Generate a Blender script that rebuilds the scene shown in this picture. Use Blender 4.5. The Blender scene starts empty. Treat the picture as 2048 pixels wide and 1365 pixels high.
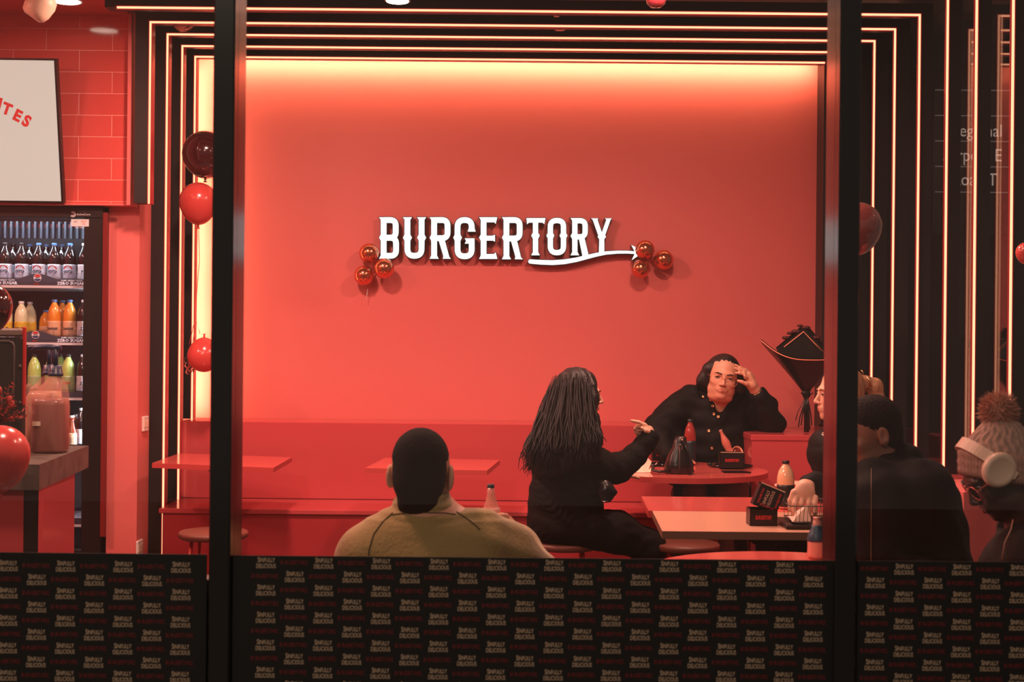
import bpy, math, random
import numpy as np
from mathutils import Vector, Matrix, Euler

SC = bpy.context.scene
COL = SC.collection
# ------------------------------------------------------------------ camera
FPX = 2700.0            # focal length in pixels of the 2048 px wide frame
CAMZ = 1.47
ROLL = math.radians(0.55)
cd = bpy.data.cameras.new('camera')
cam = bpy.data.objects.new('camera', cd)
COL.objects.link(cam)
cd.sensor_width = 36.0
cd.lens = FPX / 2048 * 36.0
cd.clip_start = 0.05
cd.dof.use_dof = True
cd.dof.focus_distance = 7.4
cd.dof.aperture_fstop = 6.5
cam.matrix_world = Matrix.Translation((0, 0, CAMZ)) @ Matrix.Rotation(math.radians(90), 4, 'X') @ Matrix.Rotation(ROLL, 4, 'Z')
SC.camera = cam
# ------------------------------------------------------------------ view, world, big lights
SC.view_settings.view_transform = 'Standard'
SC.view_settings.look = 'None'
SC.view_settings.exposure = -0.55
SC.view_settings.gamma = 1.0
SC.view_settings.use_curve_mapping = False
SC.cycles.use_denoising = True
SC.cycles.sample_clamp_indirect = 6.0
SC.cycles.max_bounces = 9
SC.cycles.transparent_max_bounces = 24
SC.cycles.caustics_reflective = False
SC.cycles.caustics_refractive = False
w = bpy.data.worlds.new('street_night'); SC.world = w
w.use_nodes = True
w.node_tree.nodes['Background'].inputs[0].default_value = (1.0, 0.80, 0.66, 1)
w.node_tree.nodes['Background'].inputs[1].default_value = 0.20

LED_STRENGTH = 3.4
COVE_STRENGTH = 120.0

def area_light(name, loc, size, power, color=(1, .52, .40), rot=(0, 0, 0), shape='DISK', spread=180):
    l = bpy.data.lights.new(name, 'AREA'); l.shape = shape
    if isinstance(size, tuple):
        l.size, l.size_y = size
    else:
        l.size = size
    l.energy = power; l.color = color; l.spread = math.radians(spread)
    o = bpy.data.objects.new(name, l); COL.objects.link(o)
    o.location = loc; o.rotation_euler = rot
    return o
# warm downlights set in the ceiling of the shop
for nm, lx, ly, pw in (('downlight', -1.3, 4.2, 70), ('downlight', 0.75, 4.9, 36), ('downlight', -1.4, 6.6, 135),
                       ('downlight', 0.75, 6.7, 90), ('downlight', -3.6, 5.6, 85), ('downlight', -2.75, 5.0, 20),
                       ('downlight', 1.35, 5.9, 14)):
    area_light(nm, (lx, ly, 3.26), .30, pw)

# added fill light for banners and window posts, unseen behind the viewer
area_light('outside_fill_light', (-2.2, -3.0, 5.2), .5, 190, (1, .80, .60), (math.radians(52), 0, math.radians(-16)))

# ------------------------------------------------------------------ pixel + distance -> point
def W(px, py, Y):
    dx, dy = px - 1024.0, py - 682.5
    c, s = math.cos(ROLL), math.sin(ROLL)
    u, v = dx * c + dy * s, -dx * s + dy * c
    return Vector((u * Y / FPX, Y, CAMZ - v * Y / FPX))

# ------------------------------------------------------------------ materials
def lin(c):
    return tuple(((x / 255) / 12.92 if x / 255 <= .04045 else ((x / 255 + .055) / 1.055) ** 2.4) for x in c)

MATS = {}
def mat(name, col, rough=.5, metal=0., emit=None, strength=0., spec=.5, bump=None, coat=0., noise=None, sheen=0., sss=0., alpha=1., trans=0.):
    """col: 0..255 sRGB.  bump=(scale, strength[, stretch]).  noise=(scale, col2) mottles the colour."""
    if name in MATS:
        return MATS[name]
    m = bpy.data.materials.new(name); m.use_nodes = True
    nt = m.node_tree; b = nt.nodes['Principled BSDF']
    b.inputs['Base Color'].default_value = (*lin(col), 1)
    b.inputs['Roughness'].default_value = rough
    b.inputs['Metallic'].default_value = metal
    b.inputs['Specular IOR Level'].default_value = spec
    if coat:
        b.inputs['Coat Weight'].default_value = coat; b.inputs['Coat Roughness'].default_value = .08
    if sheen:
        b.inputs['Sheen Weight'].default_value = sheen; b.inputs['Sheen Roughness'].default_value = .5
    if sss:
        b.inputs['Subsurface Weight'].default_value = sss; b.inputs['Subsurface Radius'].default_value = (.01, .004, .002)
    if trans:
        b.inputs['Transmission Weight'].default_value = trans
    b.inputs['Alpha'].default_value = alpha
    if emit:
        b.inputs['Emission Color'].default_value = (*emit, 1); b.inputs['Emission Strength'].default_value = strength
    if bump or noise:
        tc = nt.nodes.new('ShaderNodeTexCoord')
    if noise:
        n = nt.nodes.new('ShaderNodeTexNoise'); n.inputs['Scale'].default_value = noise[0]; n.inputs['Detail'].default_value = 4
        r = nt.nodes.new('ShaderNodeValToRGB')
        r.color_ramp.elements[0].color = (*lin(col), 1); r.color_ramp.elements[1].color = (*lin(noise[1]), 1)
        r.color_ramp.elements[0].position = .35; r.color_ramp.elements[1].position = .65
        nt.links.new(tc.outputs['Object'], n.inputs['Vector']); nt.links.new(n.outputs['Fac'], r.inputs['Fac'])
        nt.links.new(r.outputs['Color'], b.inputs['Base Color'])
    if bump:
        mp = nt.nodes.new('ShaderNodeMapping')
        if len(bump) > 2: mp.inputs['Scale'].default_value = bump[2]
        n = nt.nodes.new('ShaderNodeTexNoise'); n.inputs['Scale'].default_value = bump[0]; n.inputs['Detail'].default_value = 3
        bp = nt.nodes.new('ShaderNodeBump'); bp.inputs['Strength'].default_value = bump[1]; bp.inputs['Distance'].default_value = .01
        nt.links.new(tc.outputs['Object'], mp.inputs['Vector']); nt.links.new(mp.outputs['Vector'], n.inputs['Vector'])
        nt.links.new(n.outputs['Fac'], bp.inputs['Height']); nt.links.new(bp.outputs['Normal'], b.inputs['Normal'])
    MATS[name] = m
    return m

def emitter(name, rgb, strength):
    if name in MATS: return MATS[name]
    m = bpy.data.materials.new(name); m.use_nodes = True
    nt = m.node_tree; nt.nodes.clear()
    e = nt.nodes.new('ShaderNodeEmission'); e.inputs[0].default_value = (*rgb, 1); e.inputs[1].default_value = strength
    o = nt.nodes.new('ShaderNodeOutputMaterial'); nt.links.new(e.outputs[0], o.inputs[0])
    MATS[name] = m
    return m

def glass(name, tint=(1, 1, 1), ior=1.45, gloss_rough=.0, haze=0., haze_col=(1, .8, .7)):
    """thin pane: clear transmission plus a fresnel reflection"""
    if name in MATS: return MATS[name]
    m = bpy.data.materials.new(name); m.use_nodes = True
    nt = m.node_tree; nt.nodes.clear()
    t = nt.nodes.new('ShaderNodeBsdfTransparent'); t.inputs[0].default_value = (*tint, 1)
    g = nt.nodes.new('ShaderNodeBsdfGlossy'); g.inputs['Roughness'].default_value = gloss_rough
    f = nt.nodes.new('ShaderNodeFresnel'); f.inputs[0].default_value = ior
    ge = nt.nodes.new('ShaderNodeNewGeometry'); sw = nt.nodes.new('ShaderNodeMapRange')   # same reflection from both sides of the sheet
    sw.inputs['To Min'].default_value = ior; sw.inputs['To Max'].default_value = 1 / ior
    nt.links.new(ge.outputs['Backfacing'], sw.inputs['Value']); nt.links.new(sw.outputs['Result'], f.inputs[0])
    mx = nt.nodes.new('ShaderNodeMixShader'); o = nt.nodes.new('ShaderNodeOutputMaterial')
    nt.links.new(f.outputs[0], mx.inputs[0]); nt.links.new(t.outputs[0], mx.inputs[1]); nt.links.new(g.outputs[0], mx.inputs[2])
    last = mx
    if haze:
        d = nt.nodes.new('ShaderNodeBsdfTranslucent'); d.inputs[0].default_value = (*haze_col, 1)
        m2 = nt.nodes.new('ShaderNodeMixShader')
        tc = nt.nodes.new('ShaderNodeTexCoord'); n = nt.nodes.new('ShaderNodeTexNoise'); n.inputs['Scale'].default_value = 2.2; n.inputs['Detail'].default_value = 6
        ma = nt.nodes.new('ShaderNodeMath'); ma.operation = 'MULTIPLY'; ma.inputs[1].default_value = haze * 2
        nt.links.new(tc.outputs['Object'], n.inputs['Vector']); nt.links.new(n.outputs['Fac'], ma.inputs[0])
        nt.links.new(ma.outputs[0], m2.inputs[0]); nt.links.new(mx.outputs[0], m2.inputs[1]); nt.links.new(d.outputs[0], m2.inputs[2])
        last = m2
    nt.links.new(last.outputs[0], o.inputs[0])
    MATS[name] = m
    return m

# ------------------------------------------------------------------ objects
def obj_from(name, verts, faces, mats, parent=None, smooth=False, midx=None):
    me = bpy.data.meshes.new(name)
    off = Vector((0, 0, 0))
    if parent is not None:
        p = parent
        while p is not None:
            off += p.location; p = p.parent
    v = np.asarray(verts, dtype=np.float64) - np.array(off)
    me.from_pydata(v.tolist(), [], faces)
    for m in (mats if isinstance(mats, (list, tuple)) else [mats]):
        me.materials.append(m)
    if midx is not None:
        me.polygons.foreach_set('material_index', np.asarray(midx, dtype=np.int32))
    if smooth is True:
        me.polygons.foreach_set('use_smooth', np.ones(len(me.polygons), dtype=bool))
    elif smooth:
        me.polygons.foreach_set('use_smooth', np.asarray(smooth, dtype=bool))
    me.update()
    o = bpy.data.objects.new(name, me); COL.objects.link(o)
    if parent is not None: o.parent = parent
    return o

def tag(o, label=None, cat=None, group=None, kind=None):
    if label: o['label'] = label
    if cat: o['category'] = cat
    if group: o['group'] = group
    if kind: o['kind'] = kind
    return o

def thing(name, label, cat, loc=(0, 0, 0), group=None, kind=None):
    o = bpy.data.objects.new(name, None); COL.objects.link(o)
    o.empty_display_size = .05
    o.location = Vector(loc)
    return tag(o, label, cat, group, kind)

def copy_tree(o, parent=None):
    c = o.copy(); COL.objects.link(c)
    if parent is not None: c.parent = parent
    for ch in [x for x in list(bpy.data.objects) if x.parent == o]:
        copy_tree(ch, c)
    return c

class MB:
    """collects shapes, then links them as one mesh object"""
    def __init__(s):
        s.v, s.f, s.m, s.s = [], [], [], []
        s.cur = 0
    def add(s, verts, faces, smooth=False, M=None):
        n = len(s.v)
        if M is not None: verts = [M @ Vector(p) for p in verts]
        s.v += [tuple(p) for p in verts]
        s.f += [tuple(i + n for i in f) for f in faces]
        s.m += [s.cur] * len(faces); s.s += [smooth] * len(faces)
        return s
    def box(s, a, b, M=None, bev=0.):
        (x0, y0, z0), (x1, y1, z1) = [min(p, q) for p, q in zip(a, b)], [max(p, q) for p, q in zip(a, b)]
        if bev <= 0:
            v = [(x, y, z) for z in (z0, z1) for y in (y0, y1) for x in (x0, x1)]
            f = [(0, 2, 3, 1), (4, 5, 7, 6), (0, 1, 5, 4), (2, 6, 7, 3), (0, 4, 6, 2), (1, 3, 7, 5)]
            return s.add(v, f, M=M)
        b_ = min(bev, (x1 - x0) / 2.01, (y1 - y0) / 2.01, (z1 - z0) / 2.01)
        v = []; idx = {}
        for ix, X, sx in ((0, x0, 1), (1, x1, -1)):
            for iy, Yy, sy in ((0, y0, 1), (1, y1, -1)):
                for iz, Z, sz in ((0, z0, 1), (1, z1, -1)):
                    idx[ix, iy, iz, 0] = len(v); v.append((X, Yy + sy * b_, Z + sz * b_))
                    idx[ix, iy, iz, 1] = len(v); v.append((X + sx * b_, Yy, Z + sz * b_))
                    idx[ix, iy, iz, 2] = len(v); v.append((X + sx * b_, Yy + sy * b_, Z))
        f = []
        for i in (0, 1):
            q = [idx[i, 0, 0, 0], idx[i, 1, 0, 0], idx[i, 1, 1, 0], idx[i, 0, 1, 0]]; f.append(q if i else q[::-1])
            q = [idx[0, i, 0, 1], idx[1, i, 0, 1], idx[1, i, 1, 1], idx[0, i, 1, 1]]; f.append(q[::-1] if i else q)
            q = [idx[0, 0, i, 2], idx[1, 0, i, 2], idx[1, 1, i, 2], idx[0, 1, i, 2]]; f.append(q if i else q[::-1])
        for i in (0, 1):
            for j in (0, 1):
                f.append([idx[i, j, 0, 0], idx[i, j, 1, 0], idx[i, j, 1, 1], idx[i, j, 0, 1]])
                f.append([idx[i, 0, j, 0], idx[i, 1, j, 0], idx[i, 1, j, 2], idx[i, 0, j, 2]])
                f.append([idx[0, i, j, 1], idx[1, i, j, 1], idx[1, i, j, 2], idx[0, i, j, 2]])
                for k in (0, 1):
                    f.append([idx[i, j, k, 0], idx[i, j, k, 1], idx[i, j, k, 2]])
        # orient outwards
        c = Vector(((x0 + x1) / 2, (y0 + y1) / 2, (z0 + z1) / 2)); out = []
        for q in f:
            p = [Vector(v[i]) for i in q]
            nrm = (p[1] - p[0]).cross(p[2] - p[0]); ctr = sum(p, Vector()) / len(p)
            out.append(tuple(q) if nrm.dot(ctr - c) > 0 else tuple(q[::-1]))
        return s.add(v, out, M=M)
    def tube(s, pts, rad, n=10, caps=True, smooth=True, flat=1.0, M=None):
        pts = [Vector(p) for p in pts]
        if not hasattr(rad, '__len__'): rad = [rad] * len(pts)
        v = []; f = []
        up = None
        for i, p in enumerate(pts):
            d = (pts[min(i + 1, len(pts) - 1)] - pts[max(i - 1, 0)])
            if d.length < 1e-9: d = Vector((0, 0, 1))
            d.normalize()
            if up is None:
                up = Vector((0, 0, 1)) if abs(d.z) < .9 else Vector((0, 1, 0))
            a = (up - d * up.dot(d)).normalized(); up = a
            b = d.cross(a)
            for k in range(n):
                t = 2 * math.pi * k / n
                v.append(p + (a * math.cos(t) * flat + b * math.sin(t)) * rad[i])
        for i in range(len(pts) - 1):
            for k in range(n):
                k2 = (k + 1) % n
                f.append((i * n + k, i * n + k2, (i + 1) * n + k2, (i + 1) * n + k))
        s.add(v, f, smooth, M)
        if caps:
            m = len(s.v) - len(v)
            s.f += [tuple(m + k for k in range(n))[::-1], tuple(m + (len(pts) - 1) * n + k for k in range(n))]
            s.m += [s.cur] * 2; s.s += [False] * 2
        return s
    def lathe(s, prof, c=(0, 0, 0), n=24, smooth=True, M=None, sy=1.0):
        """prof: [(r, z)...] bottom to top around the z axis through c"""
        c = Vector(c); v = []; f = []
        for r, z in prof:
            for k in range(n):
                t = 2 * math.pi * k / n
                v.append(c + Vector((r * math.cos(t), r * math.sin(t) * sy, z)))
        for i in range(len(prof) - 1):
            for k in range(n):
                k2 = (k + 1) % n
                f.append((i * n + k, i * n + k2, (i + 1) * n + k2, (i + 1) * n + k))
        fl = [smooth] * len(f)
        if prof[0][0] > 1e-5: f.append(tuple(range(n))[::-1]); fl.append(False)
        if prof[-1][0] > 1e-5: f.append(tuple((len(prof) - 1) * n + k for k in range(n))); fl.append(False)
        n0 = len(s.s); s.add(v, f, smooth, M); s.s[n0:] = fl
        return s
    def ball(s, c, r, n=20, m=12, M=None, R=None):
        if not hasattr(r, '__len__'): r = (r, r, r)
        v = []; f = []
        for i in range(m + 1):
            a = math.pi * i / m
            for k in range(n):
                t = 2 * math.pi * k / n
                p = Vector((r[0] * math.sin(a) * math.cos(t), r[1] * math.sin(a) * math.sin(t), -r[2] * math.cos(a)))
                if R is not None: p = R @ p
                v.append(Vector(c) + p)
        for i in range(m):
            for k in range(n):
                k2 = (k + 1) % n
                f.append((i * n + k, i * n + k2, (i + 1) * n + k2, (i + 1) * n + k))
        return s.add(v, f, True, M)
    def prism(s, poly, y0, y1, M=None, smooth=False):
        """poly in (x, z); extruded along y from y0 to y1"""
        n = len(poly); v = [(x, y0, z) for x, z in poly] + [(x, y1, z) for x, z in poly]
        f = [tuple(range(n)), tuple(range(2 * n - 1, n - 1, -1))]
        ar = sum(poly[i][0] * poly[(i + 1) % n][1] - poly[(i + 1) % n][0] * poly[i][1] for i in range(n))
        f += [(i + n, (i + 1) % n + n, (i + 1) % n, i) for i in range(n)]
        if (ar > 0) != (y0 < y1): f = [q[::-1] for q in f]
        return s.add(v, f, smooth, M)
    def quadstrip(s, A, B, smooth=False, M=None):
        n = len(A)
        return s.add(list(A) + list(B), [(i, i + 1, n + i + 1, n + i) for i in range(n - 1)], smooth, M)
    def mesh(s, vf, M=None, smooth=False):
        return s.add(vf[0], vf[1], smooth, M)
    def build(s, name, mats, parent=None, smooth=None):
        return obj_from(name, s.v, s.f, mats, parent, s.s if smooth is None else smooth, s.m)

# ------------------------------------------------------------------ lettering
_TXT = {}
def text(body, height=1.0, xs=1.0, bold=0.0, res=2, spacing=1.0, align='CENTER', shear=0.):
    """flat lettering in the xz plane, (verts, faces); height = height of a capital letter"""
    key = (body, height, xs, bold, res, spacing, align, shear)
    if key in _TXT: return _TXT[key]
    cu = bpy.data.curves.new('t', 'FONT'); cu.body = body; cu.align_x = align; cu.align_y = 'CENTER'
    cu.resolution_u = res; cu.offset = bold; cu.space_character = spacing; cu.shear = shear
    o = bpy.data.objects.new('t', cu); COL.objects.link(o)
    dg = bpy.context.evaluated_depsgraph_get(); me = o.evaluated_get(dg).to_mesh()
    k = height / .70
    v = [(p.co.x * k * xs, 0.0, p.co.y * k) for p in me.vertices]
    f = [tuple(p.vertices) for p in me.polygons]
    # face the viewer, who stands at smaller y
    out = []
    for q in f:
        a, b, c = (Vector(v[i]) for i in q[:3])
        out.append(q if (b - a).cross(c - a).y < 0 else q[::-1])
    o.evaluated_get(dg).to_mesh_clear(); bpy.data.objects.remove(o); bpy.data.curves.remove(cu)
    _TXT[key] = (v, out)
    return _TXT[key]

def at(p, rz=0., s=1.):
    return Matrix.Translation(Vector(p)) @ Matrix.Rotation(rz, 4, 'Z') @ Matrix.Scale(s, 4)
# ================================================================== the room
WIN, YW, CEIL = 3.1, 9.0, 3.36
XL, XR = -3.75, 2.40
M_red = mat('red_wall_paint', (224, 112, 108), .55, bump=(60, .03))
M_redgl = mat('red_gloss_laminate', (198, 80, 84), .16, spec=.5)
M_reddk = mat('red_satin_panel', (176, 52, 58), .3)
M_black = mat('black_satin_paint', (20, 16, 16), .45)
M_blackgl = mat('black_gloss_metal', (36, 33, 32), .16, spec=.7)
M_floor = mat('dark_concrete_floor', (70, 54, 50), .35, noise=(5, (88, 66, 60)))
M_ceilred = mat('red_ceiling_paint', (205, 84, 80), .35)
M_mirror = mat('mirror_panel', (150, 140, 140), .02, metal=1.)
M_led = emitter('led_red_light', (1, .40, .21), LED_STRENGTH)
M_halo = mat('led_red_halo', (120, 10, 14), .3, emit=(1, .03, .035), strength=.32)  # red glow around the light strips, put in as a wider emitting band
M_cove = emitter('cove_red_light', (1, .56, .29), COVE_STRENGTH)
M_white = mat('white_plastic', (236, 228, 220), .4)
M_cream = mat('cream_plastic', (230, 205, 180), .45)

def struct(name, mb, mats, parent=None):
    o = mb.build(name, mats, parent)
    if parent is None: o['kind'] = 'structure'
    return o

struct('floor', MB().box((XL, WIN - .1, -.1), (3.0, 9.2, 0)), M_floor)
struct('floor_pavement', MB().box((-8, -6, -.12), (8, WIN - .1, -.02)), mat('pavement', (92, 88, 84), .8, noise=(8, (76, 72, 70))))
struct('ceiling_dark', MB().box((-2.23, WIN - .1, CEIL), (3.0, 9.2, CEIL + .1)), M_black)
struct('ceiling_red', MB().box((XL, WIN - .1, CEIL - .02), (-2.23, 9.2, CEIL + .08)), M_ceilred)
struct('wall_back', MB().box((-2.4, YW, 0), (2.06, YW + .1, CEIL)), M_red)
struct('wall_back_dark', MB().box((2.02, 8.86, 0), (2.6, 9.1, CEIL)), M_black)
struct('wall_left', MB().box((XL - .1, WIN - .1, 0), (XL, 9.2, CEIL)), M_ceilred)
struct('window_4', MB().box((XR, WIN + .12, .0), (XR + .008, 8.86, CEIL)), glass('side_window_glass', (.97, .96, .96), 1.6))
struct('wall_street', MB().box((2.7, 15.0, -.1), (9.0, 15.2, 9)), mat('dark_street_wall', (26, 24, 24), .8))
# pillar between the fridge niche and the light tunnel
struct('wall_pillar', MB().box((-2.38, 7.95, 0), (-2.2, YW, CEIL)), M_red)
struct('wall_niche', MB().box((XL, 8.75, 0), (-2.38, 8.85, CEIL)), M_ceilred)

# tiled bulkhead over the fridge
def tile_material():
    m = bpy.data.materials.new('red_gloss_tile'); m.use_nodes = True
    nt = m.node_tree; b = nt.nodes['Principled BSDF']; L = nt.links
    tc = nt.nodes.new('ShaderNodeTexCoord'); mp = nt.nodes.new('ShaderNodeMapping')
    mp.inputs['Rotation'].default_value = (math.radians(90), 0, 0)
    mp.inputs['Location'].default_value = (.2215 + .385, 0, 0)
    br = nt.nodes.new('ShaderNodeTexBrick')
    br.inputs['Scale'].default_value = 1.0; br.inputs['Brick Width'].default_value = .385; br.inputs['Row Height'].default_value = .1255
    br.inputs['Mortar Size'].default_value = .0022; br.inputs['Mortar Smooth'].default_value = .2
    br.inputs['Color1'].default_value = (*lin((212, 88, 82)), 1); br.inputs['Color2'].default_value = (*lin((205, 82, 76)), 1)
    br.inputs['Mortar'].default_value = (*lin((238, 160, 150)), 1)
    L.new(tc.outputs['Object'], mp.inputs['Vector']); L.new(mp.outputs['Vector'], br.inputs['Vector'])
    L.new(br.outputs['Color'], b.inputs['Base Color'])
    n = nt.nodes.new('ShaderNodeTexNoise'); n.inputs['Scale'].default_value = 3.5
    ad = nt.nodes.new('ShaderNodeMath'); ad.operation = 'MULTIPLY_ADD'; ad.inputs[1].default_value = -1.0; 
    L.new(tc.outputs['Object'], n.inputs['Vector']); L.new(br.outputs['Fac'], ad.inputs[0]); L.new(n.outputs['Fac'], ad.inputs[2])
    bp = nt.nodes.new('ShaderNodeBump'); bp.inputs['Strength'].default_value = .25; bp.inputs['Distance'].default_value = .004
    L.new(ad.outputs[0], bp.inputs['Height']); L.new(bp.outputs['Normal'], b.inputs['Normal'])
    b.inputs['Roughness'].default_value = .1
    return m
M_tile = tile_material()
struct('wall_tiled_bulkhead', MB().box((XL, 7.85, 2.245), (-2.235, 8.8, CEIL)), M_tile)
struct('trim_1', MB().box((-2.235, 7.80, 2.235), (-2.215, 7.97, CEIL)), M_red)
struct('trim_2', MB().box((XL, 7.84, 2.236), (-2.236, 8.0, 2.246)), M_red)

# ------------------------------------------------------------------ shop front
M_pane = glass('window_glass', (.985, .98, .975), 1.42, haze=.004)
mull = [W(449, 600, WIN).x, W(1691, 600, WIN).x]
hw = .0245
TOPZ = 3.3
def window(n, x0, x1):
    o = struct('window_%d' % n, MB().box((x0, WIN + .012, .05), (x1, WIN + .018, TOPZ)), M_pane)
    return o
window(1, -3.2, mull[0] - hw)
window(2, mull[0] + hw, mull[1] - hw)
window(3, mull[1] + hw, 2.6)
for i, x in enumerate(mull):
    m = MB().box((x - hw, WIN - .03, -.02), (x + hw, WIN + .105, TOPZ), bev=.004)
    struct('trim_%d' % (i + 3), m, M_blackgl)
struct('trim_5', MB().box((-3.6, WIN - .03, TOPZ), (3.0, WIN + .105, CEIL + .1)), M_blackgl)
struct('trim_7', MB().box((-3.6, WIN + .03, .06), (3.0, WIN + .09, .91)), M_black)
struct('trim_6', MB().box((-3.6, WIN - .03, -.02), (3.0, WIN + .105, .06)), M_blackgl)

# printed banners on the lower part of the glass
M_ban = mat('black_banner_vinyl', (33, 30, 29), .7, spec=.3)
M_bantan = mat('banner_print_tan', (224, 190, 160), .6)
M_banred = mat('banner_print_red', (120, 30, 36), .6)
def banner(label, px0, px1, pyt0, pyt1, ox, first_white, oz=0):
    a = W(px0, pyt0, WIN - .012); b = W(px1, pyt1, WIN - .012)
    m = MB()
    v = []
    for y in (WIN - .012, WIN - .009):
        v += [(a.x, y, .04), (b.x, y, .04), (b.x, y, b.z), (a.x, y, a.z)]
    m.add(v, [(0, 1, 2, 3), (7, 6, 5, 4), (0, 4, 5, 1), (2, 6, 7, 3), (1, 5, 6, 2), (0, 3, 7, 4)])
    s1 = text('INFULLY', .0098, .66, .0, 2); s1c = text('S', .0118, .72, .0, 2)
    s2 = text('DELICIOUS', .0100, .64, .0, 2)
    s3 = text('BURGERTORY', .0098, .70, .01, 1)
    dx, dz = 57.4 * WIN / FPX, 27.3 * WIN / FPX
    z0 = oz
    i0 = int(math.floor((a.x - ox) / dx)) - 1; i1 = int(math.ceil((b.x - ox) / dx)) + 1
    for r in range(0, 20):
        for i in range(i0, i1):
            x = ox + i * dx; z = z0 - r * dz
            if z < .06: continue
            white = (i + r + first_white) % 2 == 0
            half = .0215 if white else .026
            if x - half < a.x + .004 or x + half > b.x - .002:
                continue
            if white:
                m.cur = 1
                m.mesh(s1, at((x + .0030, WIN - .0128, z + .0064))); m.mesh(s1c, at((x - .0168, WIN - .0128, z + .0070)))
                m.mesh(s2, at((x, WIN - .0128, z - .0072)))
            else:
                m.cur = 2
                m.mesh(s3, at((x - .002, WIN - .0128, z + .001)))
                m.add([(x + .023, WIN - .0128, z - .0035), (x + .030, WIN - .0128, z - .0035), (x + .030, WIN - .0128, z - .0020), (x + .023, WIN - .0128, z - .0020)], [(0, 1, 2, 3)])
    m.cur = 0
    o = m.build('window_banner', [M_ban, M_bantan, M_banred])
    return tag(o, label, 'banner', 'printed banners along the foot of the shop window')
banner('black slogan banner across the pane below the counter and fridge', -120, 414, 1104, 1110, W(135, 1132, WIN).x, 0, W(135, 1132, WIN).z)
banner('widest black slogan banner, between the two window posts', 458, 1668, 1111.5, 1122, W(534, 1125, WIN).x, 0, W(534, 1125, WIN).z)
banner('black slogan banner below the person in the bobble hat', 1713, 2200, 1122.5, 1126.5, W(1805, 1138, WIN).x, 0, W(1805, 1138, WIN).z)

# ------------------------------------------------------------------ light frames (black portals edged with red light)
TOP = CAMZ + 1.83
def led_line(mb, a, b, r=.0058):
    a, b = Vector(a), Vector(b)
    lo = [min(p, q) - r for p, q in zip(a, b)]; hi = [max(p, q) + r for p, q in zip(a, b)]
    mb.cur = 0; mb.box(lo, hi, bev=.002)
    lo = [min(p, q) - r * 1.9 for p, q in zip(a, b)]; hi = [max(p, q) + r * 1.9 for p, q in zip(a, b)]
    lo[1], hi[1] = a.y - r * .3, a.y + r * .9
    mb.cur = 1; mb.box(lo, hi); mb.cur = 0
def portal(label, Y, xl, xr, py=None, lt=None, rt=None, left_leg=True, right_leg=True, top=TOP, zbotL=0., zbotR=0., dep=.1, out=.085, beam=.06):
    if py: top = W(1000, py, Y).z
    t = thing('light_frame', label, 'light frame', (0, Y, 0), 'black portal frames edged with red light')
    xo0 = xl - out; xo1 = min(xr + out, XR)
    MB().box((xo0, Y, top), (xo1, Y + dep, top + beam if top + beam < CEIL else CEIL)).build('beam', M_black, t)
    l = MB(); led_line(l, (xl + .004, Y - .004, top - .004), (xr - .004, Y - .004, top - .004))
    l.build('light_strip', [M_led, M_halo], t)
    if left_leg:
        g = MB().box((xo0, Y, zbotL), (xl, Y + dep, top))
        g.cur = 1; g.box((xl, Y + .012, zbotL), (xl + .004, Y + dep, top)); g.build('leg', [M_black, M_reddk], t)
        l = MB(); led_line(l, (xl + .004, Y - .004, zbotL), (xl + .004, Y - .004, top - .004)); l.build('light_strip', [M_led, M_halo], t)
    if right_leg:
        MB().box((xr, Y, zbotR), (xo1, Y + .045, top)).build('leg', M_black, t)
        l = MB(); led_line(l, (xr - .004, Y - .004, zbotR), (xr - .004, Y - .004, top - .004)); l.build('light_strip', [M_led, M_halo], t)
    return t
# innermost frame, round the red wall
t = portal('innermost portal frame, bordering the lit red wall above the bench back', 8.76, -2.075, 2.01, 118.6, right_leg=False, zbotL=.945, out=.11)
K0T = W(1000, 118.6, 8.76).z
MB().box((2.01, 8.76, .945), (2.06, 8.86, K0T)).build('leg', M_black, t)
c = MB(); c.box((-2.04, 8.866, K0T + .012), (2.0, 8.872, K0T + .042))
c.build('cove_strip', M_cove, t)
c = MB(); c.box((-2.125, 8.866, .96), (-2.095, 8.872, K0T)); c.build('cove_strip', M_cove, t)
portal('second portal frame from the red wall, its leg standing on the bench seat', 8.52, -2.10, 2.15, 97.4, zbotL=.455, zbotR=.937)
portal('third portal frame from the red wall, reaching down to the floor', 8.2, -2.112, 2.187, 74.2, zbotR=.937)
portal('fourth portal frame from the red wall, short leg ending at the tiled bulkhead', 7.77, -2.10, 2.19, 50.2, zbotL=2.245, zbotR=.817)
portal('fifth portal frame from the red wall, its light strip meeting the red ceiling', 7.3, -2.15, 2.19, 21.2, left_leg=False, out=.07, zbotR=.817)
portal('portal frame whose right light strip ends on the red side ledge', 6.85, -2.15, 2.197, left_leg=False, zbotR=.817, out=.07)
portal('portal frame whose light strip drops behind the headphones', 6.4, -2.15, 2.19, left_leg=False, zbotR=.817, out=.07)
portal('portal frame nearest the window, its light strip above the pom-pom', 5.95, -2.15, 2.197, left_leg=False, zbotR=.862, out=.07)

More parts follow.
